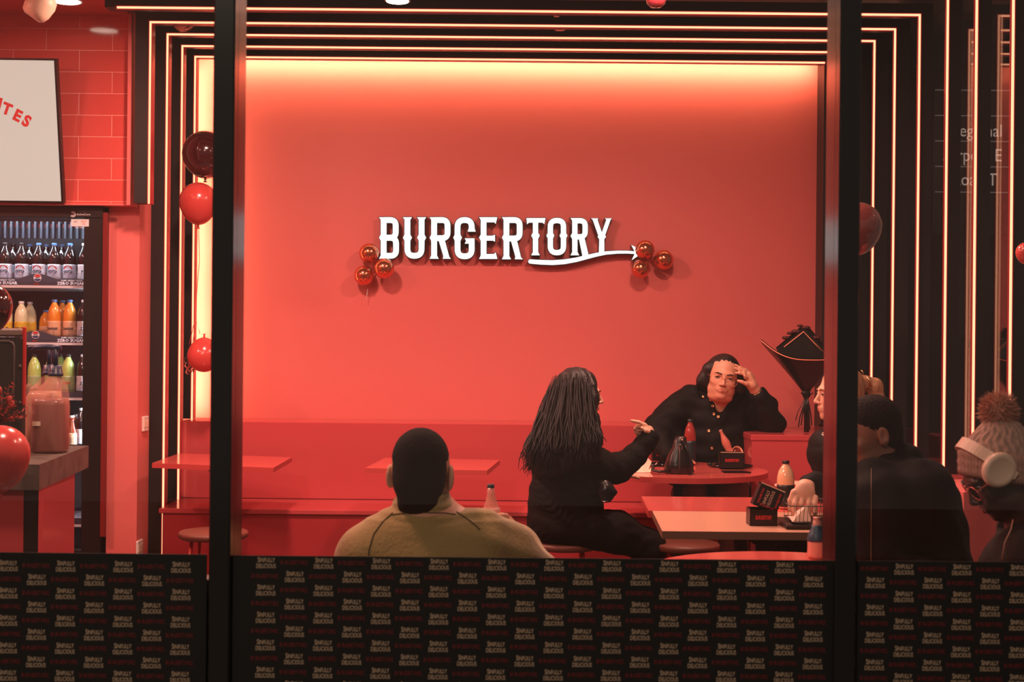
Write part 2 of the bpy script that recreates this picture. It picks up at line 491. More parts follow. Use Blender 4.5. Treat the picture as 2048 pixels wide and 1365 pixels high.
# ------------------------------------------------------------------ benches
t = thing('wall_bench', 'long red glossy built-in bench along the back wall', 'bench', (-.35, 8.5, 0))
MB().box((-2.10, 8.6, .45), (1.40, YW - .002, .94), bev=.004).build('backrest', M_redgl, t)
m = MB().box((-2.10, 8.06, .42), (1.40, 8.6, .45), bev=.004); m.build('seat', M_redgl, t)
MB().box((-2.08, 8.075, .02), (1.40, 8.55, .42)).build('base', M_reddk, t)
t = thing('corner_bench_box', 'red box end of the bench the woman in glasses leans on', 'bench', (1.8, 8.2, 0))
MB().box((1.405, 7.9, .90), (2.30, 8.76, .935), bev=.004).build('top', M_redgl, t)
MB().box((1.41, 7.905, 0), (2.29, 8.755, .90)).build('body', M_redgl, t)
t = thing('side_bench', 'red bench ledge along the mirrored side wall behind the man', 'bench', (2.2, 6.9, 0))
MB().box((2.10, 6.16, .78), (XR - .001, 7.9, .815), bev=.004).build('ledge', M_redgl, t)
MB().box((2.10, 6.16, .0), (XR - .001, 7.9, .78)).build('base', M_redgl, t)
MB().box((1.62, 6.16, .0), (2.10, 7.88, .45)).build('seat', M_redgl, t)
t = thing('red_side_counter', 'bright red low panel between the man and the bobble hat', 'counter', (2.2, 5.7, 0))
MB().box((1.885, 5.62, .0), (XR - .001, 6.14, .86), bev=.003).build('body', M_red, t)
# ================================================================== illuminated sign
M_signw = emitter('sign_white_light', (1, 1, .98), 1.75)
M_signb = mat('sign_black_edge', (20, 18, 18), .3)
SY = 8.958
KS = 1 / 3.0118
def S(x, y, Y=SY):                        # sign drawing units -> wall
    p = W(690 + x * KS, 410 + y * KS, Y); return (p.x, p.z)
def rr(pts, r, n=6):
    """round the inner corners of a polyline"""
    out = [pts[0]]
    for i in range(1, len(pts) - 1):
        p, a, b = Vector(pts[i]), Vector(pts[i - 1]), Vector(pts[i + 1])
        da, db = (a - p), (b - p)
        rad = min(r, da.length * .49 if i > 1 else da.length * .95, db.length * .49 if i < len(pts) - 2 else db.length * .95)
        p0, p1 = p + da.normalized() * rad, p + db.normalized() * rad
        for k in range(n + 1):
            t = k / n
            out.append(tuple(p0 * (1 - t) ** 2 + p * 2 * t * (1 - t) + p1 * t * t))
    out.append(pts[-1]); return out
def stroke(mb, pts, w, e, y0, y1, ws=None):
    pts = [Vector(p) for p in pts]; n = len(pts); L, R = [], []
    for i, p in enumerate(pts):
        d = (pts[min(i + 1, n - 1)] - pts[max(i - 1, 0)]).normalized()
        q = p.copy()
        if i == 0: q -= d * e
        if i == n - 1: q += d * e
        nn = Vector((-d.y, d.x)); hw_ = (ws[i] if ws else w) / 2 + e
        L.append(q + nn * hw_); R.append(q - nn * hw_)
    for i in range(n - 1):
        poly = [L[i], L[i + 1], R[i + 1], R[i]]
        mb.prism([S(*p) for p in poly], y0, y1)
def poly_off(poly, e):
    n = len(poly); P = [Vector(p) for p in poly]
    ar = sum(P[i].x * P[(i + 1) % n].y - P[(i + 1) % n].x * P[i].y for i in range(n))
    sg = 1 if ar > 0 else -1; out = []
    for i in range(n):
        a, p, b = P[i - 1], P[i], P[(i + 1) % n]
        d1, d2 = (p - a).normalized(), (b - p).normalized()
        n1, n2 = Vector((d1.y, -d1.x)) * sg, Vector((d2.y, -d2.x)) * sg
        m = (n1 + n2); m = m / max(m.length_squared / 2, .5)
        out.append(p + m * e)
    return out
class Letter:
    def __init__(s): s.k = []
    def st(s, pts, w=35, r=0): s.k.append(('s', rr(pts, r) if r else pts, w)); return s
    def pg(s, poly): s.k.append(('p', poly)); return s
    def stem(s, x0, x1, y0, y1, tl=10, tr=10, bl=10, br=10, ml=10, mr=10, ym=None):
        s.pg([(x0, y0), (x1, y0), (x1, y1), (x0, y1)])
        if tl or tr: s.pg([(x0 - tl, y0), (x1 + tr, y0), (x1, y0 + 16), (x0, y0 + 16)])
        if bl or br: s.pg([(x0, y1 - 20), (x1, y1 - 20), (x1 + br, y1), (x0 - bl, y1)])
        ym = ym or (y0 + y1) / 2 - 3
        if ml: s.pg([(x0 + 1, ym - 20), (x0 + 1, ym + 20), (x0 - ml, ym)])
        if mr: s.pg([(x1 - 1, ym - 20), (x1 + mr, ym), (x1 - 1, ym + 20)])
        return s
    def build(s, name, parent):
        mb = MB()
        for i, (e, y0, y1) in enumerate(((3.6, SY - .030, SY + .03), (0, SY - .034, SY - .029))):
            mb.cur = i
            for k in s.k:
                if k[0] == 's': stroke(mb, k[1], k[2], e, y0, y1)
                else: mb.prism([S(*p) for p in (poly_off(k[1], e) if e else k[1])], y0, y1)
        return mb.build(name, [M_signb, M_signw], parent)
sg = thing('wall_sign', 'white lit letter sign reading BURGERTORY with an arrow beneath, on the red wall', 'sign', (*W(1010, 490, SY).xy, W(1010, 490, SY).z))
sg['group'] = 'sign'
del sg['group']
L = {}
Letter().stem(218, 253, 77, 326, mr=0, tr=0, br=0, ym=200).st([(236, 94), (308, 94), (308, 200), (236, 200)], 35, 34).st([(236, 201), (310, 201), (310, 309), (236, 309)], 35, 34).build('letter_b', sg)
Letter().st([(378, 100), (378, 309), (463, 309), (463, 100)], 35, 42).stem(361, 396, 77, 250, bl=0, br=0, ym=200, mr=10).stem(446, 481, 77, 250, bl=0, br=0, ym=200).build('letter_u', sg)
Letter().stem(521, 556, 77, 327, mr=0, tr=0, ym=200).st([(540, 94), (619, 94), (619, 203), (540, 203)], 35, 34).pg([(562, 205), (600, 205), (630, 316), (640, 327), (590, 327), (594, 312)]).build('letter_r', sg)
Letter().st([(764, 150), (764, 94), (679, 94), (679, 312), (764, 312), (764, 222)], 35, 44).pg([(747, 140), (781, 140), (788, 164), (740, 164)]).pg([(722, 204), (781, 204), (781, 236), (722, 236), (730, 220)]).pg([(663, 180), (663, 220), (653, 200)]).pg([(696, 180), (706, 200), (696, 220)]).build('letter_g', sg)
Letter().stem(818, 853, 77, 328, mr=0, tr=0, br=0, ym=200).pg([(818, 77), (918, 77), (908, 118), (900, 108), (818, 108)]).pg([(850, 188), (890, 188), (904, 182), (904, 224), (890, 218), (850, 218)]).pg([(818, 298), (898, 298), (908, 287), (918, 328), (818, 328)]).build('letter_e', sg)
Letter().stem(955, 990, 77, 330, mr=0, tr=0, ym=200).st([(972, 94), (1052, 94), (1052, 205), (972, 205)], 35, 34).pg([(996, 207), (1034, 207), (1060, 318), (1072, 330), (1022, 330), (1026, 314)]).build('letter_r', sg)
Letter().stem(1131, 1163, 82, 306, tl=0, tr=0, ym=188).pg([(1092, 82), (1207, 82), (1200, 120), (1190, 110), (1108, 110), (1096, 120)]).build('letter_t', sg)
Letter().st([(1276, 97), (1236, 97), (1236, 290), (1315, 290), (1315, 97), (1276, 97)], 32, 40).pg([(1221, 170), (1221, 206), (1212, 188)]).pg([(1251, 170), (1260, 188), (1251, 206)]).pg([(1300, 170), (1300, 206), (1291, 188)]).pg([(1330, 170), (1339, 188), (1330, 206)]).build('letter_o', sg)
Letter().stem(1367, 1399, 82, 306, mr=0, tr=0, ym=190).st([(1383, 98), (1445, 98), (1445, 195), (1383, 195)], 32, 32).pg([(1405, 196), (1440, 196), (1466, 306), (1430, 318)]).build('letter_r', sg)
Letter().pg([(1480, 84), (1525, 84), (1519, 92), (1556, 200), (1530, 205), (1490, 92)]).pg([(1563, 84), (1606, 84), (1598, 92), (1558, 205), (1534, 200), (1572, 92)]).pg([(1530, 195), (1560, 195), (1560, 296), (1527, 300)]).pg([(1531, 176), (1531, 212), (1519, 194)]).pg([(1558, 176), (1571, 194), (1558, 212)]).build('letter_y', sg)
ar = MB()
pts = [(1115, 343), (1180, 348), (1250, 350), (1320, 345), (1390, 333), (1450, 318), (1510, 303), (1570, 292), (1640, 287), (1700, 287), (1752, 291)]
wsw = [26, 28, 29, 29, 27, 25, 23, 20, 18, 17, 16]
for i, (e, y0, y1) in enumerate(((3.6, SY - .030, SY + .03), (0, SY - .0345, SY - .029))):
    ar.cur = i
    stroke(ar, pts, 24, e, y0, y1, wsw)
    for k in range(10):
        a0, a1 = math.pi / 2 + math.pi * k / 10, math.pi / 2 + math.pi * (k + 1) / 10
        R = 13 + e
        ar.prism([S(1116, 343), S(1116 + R * math.cos(a0), 343 + R * math.sin(a0)), S(1116 + R * math.cos(a1), 343 + R * math.sin(a1))], y0, y1)
    for pg in ([(1722, 244), (1800, 284), (1745, 290)], [(1745, 290), (1800, 284), (1724, 336)]):
        ar.prism([S(*p) for p in (poly_off(pg, e) if e else pg)], y0, y1)
ar.build('arrow', [M_signb, M_signw], sg)

# ================================================================== balloons
M_bchrome = mat('copper_chrome_balloon', (222, 128, 96), .16, metal=.85)
M_bcoral = mat('coral_latex_balloon', (204, 74, 70), .22, spec=.5, coat=.3)
M_bdark = mat('dark_red_latex_balloon', (64, 16, 20), .12, spec=.8, coat=.6)
M_bclear = mat('clear_pearl_balloon', (120, 60, 56), .08, spec=.9, coat=.8)
M_string = mat('balloon_ribbon', (222, 110, 96), .5)
M_stringw = mat('white_ribbon', (240, 225, 215), .5)
def balloon(label, c, r, m, up=True, string=None, smat=None, stretch=1.18, group=None, knot_dir=None):
    """c: centre of the round part; the knot points down when up, else up; knot_dir overrides"""
    t = thing('balloon', label, 'balloon', c, group)
    prof = []
    for i in range(19):
        a = math.pi * i / 18
        z = -math.cos(a); rad = math.sin(a)
        if z < 0:
            zz = z * stretch; rad *= (1 - .10 * (-z) ** 1.5)
        else: zz = z
        prof.append((max(rad * r, .0001), zz * r))
    d = Vector(knot_dir) if knot_dir else Vector((0, 0, -1 if up else 1))
    q = Vector((0, 0, -1)).rotation_difference(d.normalized()).to_matrix().to_4x4()
    M = Matrix.Translation(Vector(c)) @ q
    MB().lathe(prof, n=32, M=M).build('skin', m, t)
    z0 = -r * stretch
    MB().lathe([(.02 * r + .002, z0 + .004), (.035 * r + .004, z0 - .006), (.02 * r + .002, z0 - .012), (.06 * r + .006, z0 - .022), (.001, z0 - .021)], n=12, M=M).build('knot', m, t)
    if string:
        MB().tube([Vector(p) for p in string], .0022, 6).build('ribbon', smat or M_string, t)
    return t
k = 338
gB = 'copper balloons tied beside the sign'
for (px, py, rad, Y, lab) in ((738, 507, 20, 8.90, 'copper chrome balloon touching the first letter of the sign, upper of three'),
                              (768, 537, 20.5, 8.86, 'copper chrome balloon under the sign\'s first letter, rightmost of its three'),
                              (728, 551, 20, 8.90, 'copper chrome balloon with a white ribbon scrap below, lowest of its three'),
                              (1290, 500, 19.5, 8.87, 'copper chrome balloon over the arrow tip of the sign'),
                              (1327, 520, 20, 8.91, 'copper chrome balloon furthest out beyond the sign\'s arrow tip'),
                              (1281, 538, 18.5, 8.88, 'copper chrome balloon hanging just below the sign\'s arrow tip')):
    c = W(px, py, Y); cc = W(752, 532, 8.94) if px < 1000 else W(1300, 520, 8.94)
    st = None
    if py == 551: st = [W(735, 578, 8.95), W(734, 590, 8.95), W(732, 601, 8.95)]
    balloon(lab, c, rad * Y / FPX, M_bchrome, knot_dir=(cc - c), stretch=1.02, group=gB, string=st, smat=M_stringw)
# bunch tied in the corner by the left window post
balloon('dark maroon balloon, topmost of the bunch behind the left window post', W(411, 308, 8.3), 46 * 8.3 / FPX, M_bdark, stretch=1.08)
b1 = W(397, 403, 8.22)
balloon('coral balloon with a glossy highlight, middle of the bunch behind the window post', b1, 38 * 8.22 / FPX, M_bcoral,
        string=[W(397, 456, 8.22), W(399, 520, 8.24), W(394, 580, 8.26), W(390, 640, 8.28), W(378, 690, 8.3)], stretch=1.25)
balloon('coral balloon hanging knot upwards below the others in the corner', W(408, 712, 8.3), 33 * 8.3 / FPX, M_bcoral, up=False,
        string=[W(400, 668, 8.3), W(392, 640, 8.3), W(385, 690, 8.31), W(376, 735, 8.32)], stretch=1.12)
t = thing('ribbon_bow', 'dark curled foil ribbon bow beside the lowest corner balloon', 'ribbon', W(379, 732, 8.33))
random.seed(5)
for n_ in range(7):
    m = MB(); a0 = random.random() * 6; c0 = W(379 + random.uniform(-5, 5), 725 + random.uniform(-12, 18), 8.33)
    m.tube([c0 + Vector((.02 * math.cos(a0 + j * .8), .01 * math.sin(a0 + j), .022 * math.sin(a0 + j * .9))) for j in range(8)], .0045, 6, flat=.25)
    m.build('loop', M_bdark if n_ % 2 else M_string, t)
balloon('big coral balloon floating in front of the stone counter', W(1, 908, 4.45), 57 * 4.45 / FPX, M_bcoral, stretch=1.35, string=[W(-6, 985, 4.45), W(-8, 1040, 4.45), W(-4, 1120, 4.45)])
balloon('dark red balloon cut by the frame edge above the black machine', W(-24, 612, 4.6), 47 * 4.6 / FPX, M_bdark, stretch=1.25, string=[W(-26, 672, 4.6), W(-22, 760, 4.6), W(-24, 850, 4.6)])
balloon('pearly balloon half hidden by the right window post', W(1716, 452, 6.0), 47 * 6.0 / FPX, M_bclear, stretch=1.25,
        string=[W(1716, 512, 6.0), W(1717, 600, 6.0), W(1714, 700, 6.02), W(1713, 748, 6.05)])
balloon('small coral balloon cut by the frame edge beside the last light strip', W(2052, 505, 5.6), 20 * 5.6 / FPX, M_bcoral, stretch=1.2,
        string=[W(2052, 530, 5.6), W(2054, 600, 5.6), W(2052, 680, 5.62)])

# ================================================================== ceiling fittings
M_lampw = emitter('lamp_warm_light', (1, .86, .70), 14)
p = W(132, 3, 7.5)
t = thing('ceiling_downlight', 'round bright recessed downlight in the red ceiling', 'ceiling light', (p.x, 7.5, 3.335))
MB().lathe([(.082, -.004), (.088, -.010), (.092, -.004), (.092, .003)], (p.x, 7.5, 3.34), n=32).build('rim', M_white, t)
MB().lathe([(.0001, -.006), (.080, -.006), (.082, .0)], (p.x, 7.5, 3.34), n=32).build('lens', M_lampw, t)
p = W(795, 2, 7.1)
t = thing('ceiling_downlight', 'glaring small ceiling lamp between light strips at the top edge', 'ceiling light', (p.x, 7.1, CEIL))
MB().lathe([(.062, .0), (.070, .0), (.072, .012), (.05, .05), (.05, CEIL - p.z), (.0001, CEIL - p.z)], (p.x, 7.1, p.z), n=28).build('housing', M_black, t)
MB().lathe([(.0001, -.004), (.058, -.004), (.062, .002)], (p.x, 7.1, p.z), n=28).build('lens', M_lampw, t)
def sec_cam(label, px, py, Y, s, m, sg_=1):
    c = W(px, py, Y); t = thing('security_camera', label, 'security camera', (c.x, Y, CEIL - .02))
    MB().lathe([(.03 * s, .0), (.045 * s, -.01), (.045 * s, -.02)], (c.x, Y, CEIL - .02), n=20).tube([(c.x, Y, CEIL - .03), (c.x, Y, c.z + .04)], .012).build('mount', m, t)
    R = Matrix.Translation(c) @ Matrix.Rotation(math.radians(35 * sg_), 4, 'Y')
    MB().lathe([(.0001, .085), (.035, .08), (.06, .06), (.07, .03), (.068, -.02), (.058, -.05), (.04, -.062), (.036, -.058), (.0001, -.055)], n=28, M=R @ Matrix.Scale(s, 4)).build('housing', m, t)
    MB().lathe([(.0001, -.063), (.030, -.06), (.034, -.055)], n=20, M=R @ Matrix.Scale(s, 4)).build('lens', M_blackgl, t)
    return c
c = sec_cam('cream security camera hanging under the red ceiling', 78, 14, 6.6, 1.0, M_cream, 1)
c = sec_cam('coral lit security camera peeping below the fourth light frame', 366, 38, 7.95, 1.0, M_cream, -1)
p = W(1113, 26, 7.6)
t = thing('sprinkler_head', 'tiny sprinkler head hanging between the light strips', 'sprinkler', (p.x, 7.6, CEIL))
MB().tube([(p.x, 7.6, CEIL), (p.x, 7.6, p.z + .012)], .008).build('pipe', M_cream, t)
MB().tube([(p.x - .012, 7.6, p.z + .014), (p.x - .014, 7.6, p.z), (p.x - .004, 7.6, p.z - .016)], .002, 6).tube([(p.x + .012, 7.6, p.z + .014), (p.x + .014, 7.6, p.z), (p.x + .004, 7.6, p.z - .016)], .002, 6).build('yoke', M_cream, t)
MB().lathe([(.0001, -.002), (.016, -.002), (.016, .001), (.0001, .002)], (p.x, 7.6, p.z - .018), n=16).build('deflector', M_cream, t)
p = W(1120, 52, 8.0)
t = thing('smoke_detector', 'small pinkish smoke detector under the third light strip', 'smoke detector', (p.x, 8.0, CEIL))
MB().tube([(p.x, 8.0, CEIL), (p.x, 8.0, p.z + .02)], .02).build('stem', M_black, t)
MB().lathe([(.0001, -.024), (.030, -.024), (.038, -.016), (.048, .02), (.0001, .022)], (p.x, 8.0, p.z), n=28).build('housing', M_cream, t)
p = W(1312, 2, 6.9)
t = thing('dome_camera', 'dark dome fitting at the top edge above the light strips', 'security camera', (p.x, 6.9, CEIL))
MB().tube([(p.x, 6.9, CEIL), (p.x, 6.9, p.z + .02)], .045, 20).build('mount', M_black, t)
MB().lathe([(.0001, -.035), (.03, -.030), (.048, -.01), (.052, .01), (.055, .03), (.0001, .03)], (p.x, 6.9, p.z), n=28).build('dome', M_bdark, t)

# ================================================================== wall fittings
def outlet(label, px, py):
    p = W(px, py, 0); 
    X = -2.198; Y = -2.2 * 0 + FPX * 2.198 / (1024 - px - 0)  # on the pillar's side face
    p = W(px, py, Y)
    t = thing('power_outlet', label, 'power outlet', (-2.2, Y, p.z))
    MB().box((-2.2, Y - .055, p.z - .045), (-2.185, Y + .055, p.z + .045), bev=.004).build('plate', M_white, t)
    for dy in (-.026, .026):
        MB().box((-2.186, Y + dy - .018, p.z - .02), (-2.182, Y + dy + .018, p.z + .02), bev=.001).build('socket', M_cream, t)
outlet('white double power outlet on the red pillar, level with the bench back', 290, 848)
outlet('white power outlet low on the red pillar just above the banner', 281, 1096)
p0, p1 = W(1647, 599, 8.84), W(1667, 645, 8.84)
t = MB().box((p0.x, 8.85, p1.z), (p1.x + .03, 8.859, p0.z), bev=.001).build('paper_notice', mat('pale_paper', (246, 206, 190), .7))
tag(t, 'pale blank notice on the dark wall beside the window post', 'notice')

# menu screen
M_frame = mat('screen_frame_black', (22, 21, 22), .3)
M_screen = mat('screen_white_panel', (96, 92, 88), .3, emit=(1.0, .88, .74), strength=.86)
M_scrred = mat('screen_red_print', (196, 40, 40), .5, emit=(1, .1, .08), strength=.25)
TR, BR = W(112, 117, 7.62), W(127, 407, 7.79)
TL, BL = Vector((-3.6, 7.62, TR.z + .003)), Vector((-3.6, 7.79, BR.z + .003))
t = thing('menu_screen', 'tilted white menu screen with red bubble letters', 'screen', (BR + BL) / 2)
up_ = (TR - BR).normalized(); nrm = Vector((1, 0, 0)).cross(up_).normalized() * -1
if nrm.y > 0: nrm = -nrm
m = MB(); bk = [p - nrm * .045 for p in (BL, BR, TR, TL)]
m.add([BL, BR, TR, TL] + bk, [(0, 1, 2, 3), (7, 6, 5, 4), (0, 4, 5, 1), (2, 6, 7, 3), (1, 5, 6, 2), (0, 3, 7, 4)]); m.build('bezel', M_frame, t)
ins = .012
q = [BL + up_ * ins + nrm * .001, BR + up_ * ins + nrm * .001 - Vector((ins, 0, 0)), TR - up_ * ins + nrm * .001 - Vector((ins, 0, 0)), TL - up_ * ins + nrm * .001]
MB().add(q, [(0, 1, 2, 3)]).build('display', M_screen, t)
MB().box((-3.0, 7.79, 2.5), (-2.9, 7.849, 2.9)).build('bracket', M_frame, t)
m = MB()
for ch, px, py, an in (('U', -37, 190, -8), ('R', -18, 200, -14), ('I', 0, 209, -18), ('T', 14, 219, -22), ('E', 35, 232, -28), ('S', 53, 243, -32)):
    f = (py - 117) / 290.; Y = 7.62 + .17 * f - .004
    p = W(px, py, Y)
    up3 = up_; rt = Vector((1, 0, 0))
    Mx = Matrix(((rt.x, 0, up3.x, p.x), (rt.y, -1, up3.y, p.y), (rt.z, 0, up3.z, p.z), (0, 0, 0, 1))) @ Matrix.Rotation(math.radians(-an), 4, 'Y')
    Mx = Matrix.Translation(p + nrm * .003) @ Matrix(((1, 0, 0, 0), (0, -nrm.y, up_.y, 0), (0, -nrm.z, up_.z, 0), (0, 0, 0, 1))) @ Matrix.Rotation(math.radians(-an), 4, 'Y')
    m.mesh(text(ch, .062, .95, .05, 4), Mx)
m.build('lettering', M_scrred, t)

# ================================================================== drinks fridge
M_fr = mat('fridge_black', (20, 19, 20), .3)
M_frin = mat('fridge_inner_grey', (120, 130, 140), .5)
M_frdark = mat('fridge_back_dark', (38, 42, 48), .5)
M_shelf = mat('fridge_shelf_white', (236, 240, 244), .3)
M_frlight = emitter('fridge_tube_light', (.80, .92, 1.0), 95)
M_clear = glass('clear_divider_plastic', (.93, .95, .97), 1.7)
FX0, FX1, FY = -3.5, -2.40, 7.93
IX1 = W(176, 700, 8.0).x
t = thing('drinks_fridge', 'tall black glass-door drinks fridge under the tiled bulkhead', 'fridge', (-2.95, 8.3, 0))
m = MB()
m.box((FX0, FY + .03, .0), (FX1, 8.74, .12)); m.box((FX0, FY + .03, 2.20), (FX1, 8.74, 2.235))
m.box((FX0, FY + .03, .12), (FX0 + .03, 8.74, 2.17)); m.box((IX1 + .01, FY + .03, .12), (FX1, 8.74, 2.17)); m.box((FX0, 8.70, .12), (FX1, 8.74, 2.17))
m.build('cabinet', M_fr, t)
m = MB().box((FX0 + .03, 8.68, .12), (IX1 + .01, 8.70, 2.17)); 
m.build('back_panel', M_frdark, t)
m = MB()
for i in range(26):
    x = FX0 + .05 + i * .036
    m.box((x, 8.10, 2.06), (x + .012, 8.14, 2.16))
m.build('vent_grille', mat('grille_grey', (52, 60, 74), .5), t)
MB().box((IX1 - .004, 8.05, .2), (IX1 + .008, 8.07, 2.10), bev=.002).build('light_tube', M_frlight, t)
MB().box((FX0 + .05, 7.965, 2.183), (IX1 - .02, 7.99, 2.197), bev=.002).build('light_tube', M_frlight, t)
# door
dr = MB()
zt = 2.232; z1 = W(80, 436, FY).z
dr.box((FX0, FY - .03, z1), (FX1, FY + .025, zt), bev=.003)
dr.box((FX0, FY - .03, .05), (FX1, FY + .025, .22), bev=.003)
dr.box((IX1, FY - .03, .22), (FX1 + .0, FY + .025, z1), bev=.003)
dr.box((FX0, FY - .03, .22), (FX0 + .04, FY + .025, z1), bev=.003)
door = dr.build('door', M_fr, t)
MB().box((FX0 + .04, FY - .004, .22), (IX1, FY + .001, z1)).build('glass_pane', glass('fridge_glass', (.97, .98, 1), 1.3), door)
hx = W(203, 700, FY - .04).x
MB().box((hx, FY - .045, .3), (W(214, 700, FY - .04).x, FY - .028, 2.2), bev=.004).build('handle', mat('fridge_handle_red', (120, 34, 34), .25), door)
m = MB(); p = W(146, 429, FY - .031)
for k in range(24):
    a0, a1 = math.radians(-150 + 12 * k), math.radians(-150 + 12 * (k + 1))
    for r0, r1 in ((.0125, .0165), (.006, .0095)):
        v = [(p.x + r * math.cos(a), FY - .0315, p.z + r * math.sin(a)) for r, a in ((r0, a0), (r1, a0), (r1, a1), (r0, a1))]
        m.add(v, [(0, 1, 2, 3)[::-1]])
m.mesh(text('ActiveCore', .012, 1.0, .01, 2, align='LEFT'), at((p.x + .021, FY - .0315, p.z)))
m.build('brand_logo', M_shelf, door)
p = W(160, 446, FY - .031)
m = MB().box((p.x - .052, FY - .0315, p.z - .021), (p.x + .052, FY - .0305, p.z + .021)); m.cur = 1
m.mesh(text('24/7', .009, 1, .01, 1), at((p.x - .026, FY - .0322, p.z + .006))); m.cur = 2; m.mesh(text('SERVICE', .008, .8, .01, 1), at((p.x + .022, FY - .0322, p.z + .008)))
m.mesh(text('CALL', .008, .8, .01, 1), at((p.x + .022, FY - .0322, p.z - .006)))
m.cur = 0; m.mesh(text('1300 364 669', .007, .95, .01, 1), at((p.x, FY - .0322, p.z - .029)))
m.build('sticker', [M_shelf, M_fr, mat('sticker_orange', (200, 80, 40), .5)], door)
# shelves and price strips
M_strip = mat('price_strip_grey', (62, 70, 84), .4)
M_prtxt = mat('price_strip_white', (235, 238, 245), .4, emit=(.9, .95, 1), strength=.25)
M_dr, M_db = mat('logo_red', (206, 50, 44), .4), mat('logo_blue', (34, 60, 110), .4)
def disc_logo(m, p, r, y, lab='PEPSI', white=0, red=1, blue=2, blk=3):
    n = 24
    def seg(z0, z1, ci):
        m.cur = ci
        pts = []
        for s_ in (1, -1):
            row = [(s_ * math.sqrt(max(r * r - z * z, 0)), z) for z in np.linspace(z0 * r, z1 * r, 9)]
            pts += row if s_ == 1 else row[::-1]
        m.add([(p.x + x, y, p.z + z) for x, z in pts], [tuple(range(len(pts)))])
    R0 = r; r = R0 * 1.12; m.cur = white
    m.add([(p.x + r * math.cos(2 * math.pi * k / n), y + .0004, p.z + r * math.sin(2 * math.pi * k / n)) for k in range(n)], [tuple(range(n))])
    r = R0
    seg(.28, 1, red); seg(-1, -.28, blue)
    m.cur = blk; m.mesh(text(lab, r * .36, 1.0, .03, 2), at((p.x, y - .0006, p.z)))
shelf_y = {1: 573, 2: 687, 3: 797, 4: 903, 5: 1050}
YS = 8.03
for i, py in shelf_y.items():
    z = W(90, py, YS).z
    MB().box((FX0 + .03, YS, z - .008), (IX1 - .005, 8.66, z + .002)).build('shelf', M_shelf, t)
    m = MB(); m.cur = 1
    m.box((FX0 + .04, YS - .012, z - .010), (IX1 - .008, YS, z + .006)); m.cur = 0
    m.box((FX0 + .04, YS - .014, z + .006), (IX1 - .008, YS - .006, z + .042))
    if i in (1, 2):
        lx = 75 if i == 1 else 71
        for px in (lx, lx - 190):
            pc = W(px, py - 22, YS - .015)
            arc = [(pc.x + (k / 12 - .5) * .24, z + .042 + .032 * math.cos((k / 12 - .5) * math.pi) ** 1.3) for k in range(13)]
            m.cur = 0; m.prism([(pc.x - .12, z + .02)] + [(pc.x + .12, z + .02)] + arc[::-1], YS - .015, YS - .007)
        m.cur = 2
        for px in (145,):
            m.mesh(text('SAME GREAT TASTE', .0095, 1.05, .014, 1), at((W(px, py, YS).x, YS - .0165, z + .034)))
            m.mesh(text('ZERO SUGAR', .0165, 1.15, .03, 1), at((W(px, py, YS).x - .004, YS - .0165, z + .017)))
            m.mesh(text('SAME GREAT TASTE', .0095, 1.05, .014, 1), at((W(px - 135, py, YS).x, YS - .0165, z + .034)))
            m.mesh(text('ZERO SUGAR', .0165, 1.15, .03, 1), at((W(px - 136, py, YS).x, YS - .0165, z + .017)))
    ps = m.build('price_strip', [M_strip, M_shelf, M_prtxt], t)
    if i in (1, 2):
        m = MB(); disc_logo(m, W(lx, py - 17, YS - .017), .021, YS - .0175)
        m.cur = 1; m.mesh(text('MAX', .008, 1.2, .02, 1), at((W(lx, py - 6, YS).x, YS - .017, z + .0135)))
        m.build('round_logo', [M_shelf, M_dr, M_db, M_fr], ps)
    m = MB()
    for px in range(-50, 176, 31):
        x = W(px, py, YS).x
        m.box((x, YS + .0, z + .004), (x + .004, YS + .30, z + .082)); m.box((x, YS - .001, z + .05), (x + .088, YS + .002, z + .082))
    m.build('divider', M_clear, t)

# bottles
def bottle_profile(h, r, kind='soda'):
    if kind == 'soda':
        return [(.0001, .0), (r * .72, .0), (r * .95, .008), (r, .03), (r * .99, h * .28), (r * .93, h * .40), (r * .97, h * .50), (r * .99, h * .60), (r * .92, h * .70), (r * .72, h * .80), (r * .42, h * .89), (r * .34, h * .93), (r * .34, h * .945)]
    if kind == 'round':
        return [(.0001, .0), (r * .72, .0), (r * .95, .008), (r, .03), (r * .98, h * .35), (r * .96, h * .46), (r * .99, h * .56), (r * .96, h * .66), (r * .80, h * .78), (r * .50, h * .87), (r * .33, h * .92), (r * .33, h * .945)]
    if kind == 'glass':
        return [(.0001, .0), (r * .85, .0), (r, .012), (r, h * .45), (r * .92, h * .55), (r * .62, h * .70), (r * .44, h * .82), (r * .40, h * .93)]
    if kind == 'contour':
        return [(.0001, .0), (r * .80, .0), (r * .92, .01), (r * .80, h * .12), (r * .84, h * .25), (r, h * .42), (r * .96, h * .52), (r * .70, h * .66), (r * .45, h * .80), (r * .36, h * .92), (r * .42, h * .945)]
def sub_profile(prof, z0, z1, grow):
    zs = [z for r, z in prof]; rs = [r for r, z in prof]
    out = []
    for z in np.linspace(z0, z1, 9): out.append((float(np.interp(z, zs[1:], rs[1:])) + grow, float(z)))
    return out
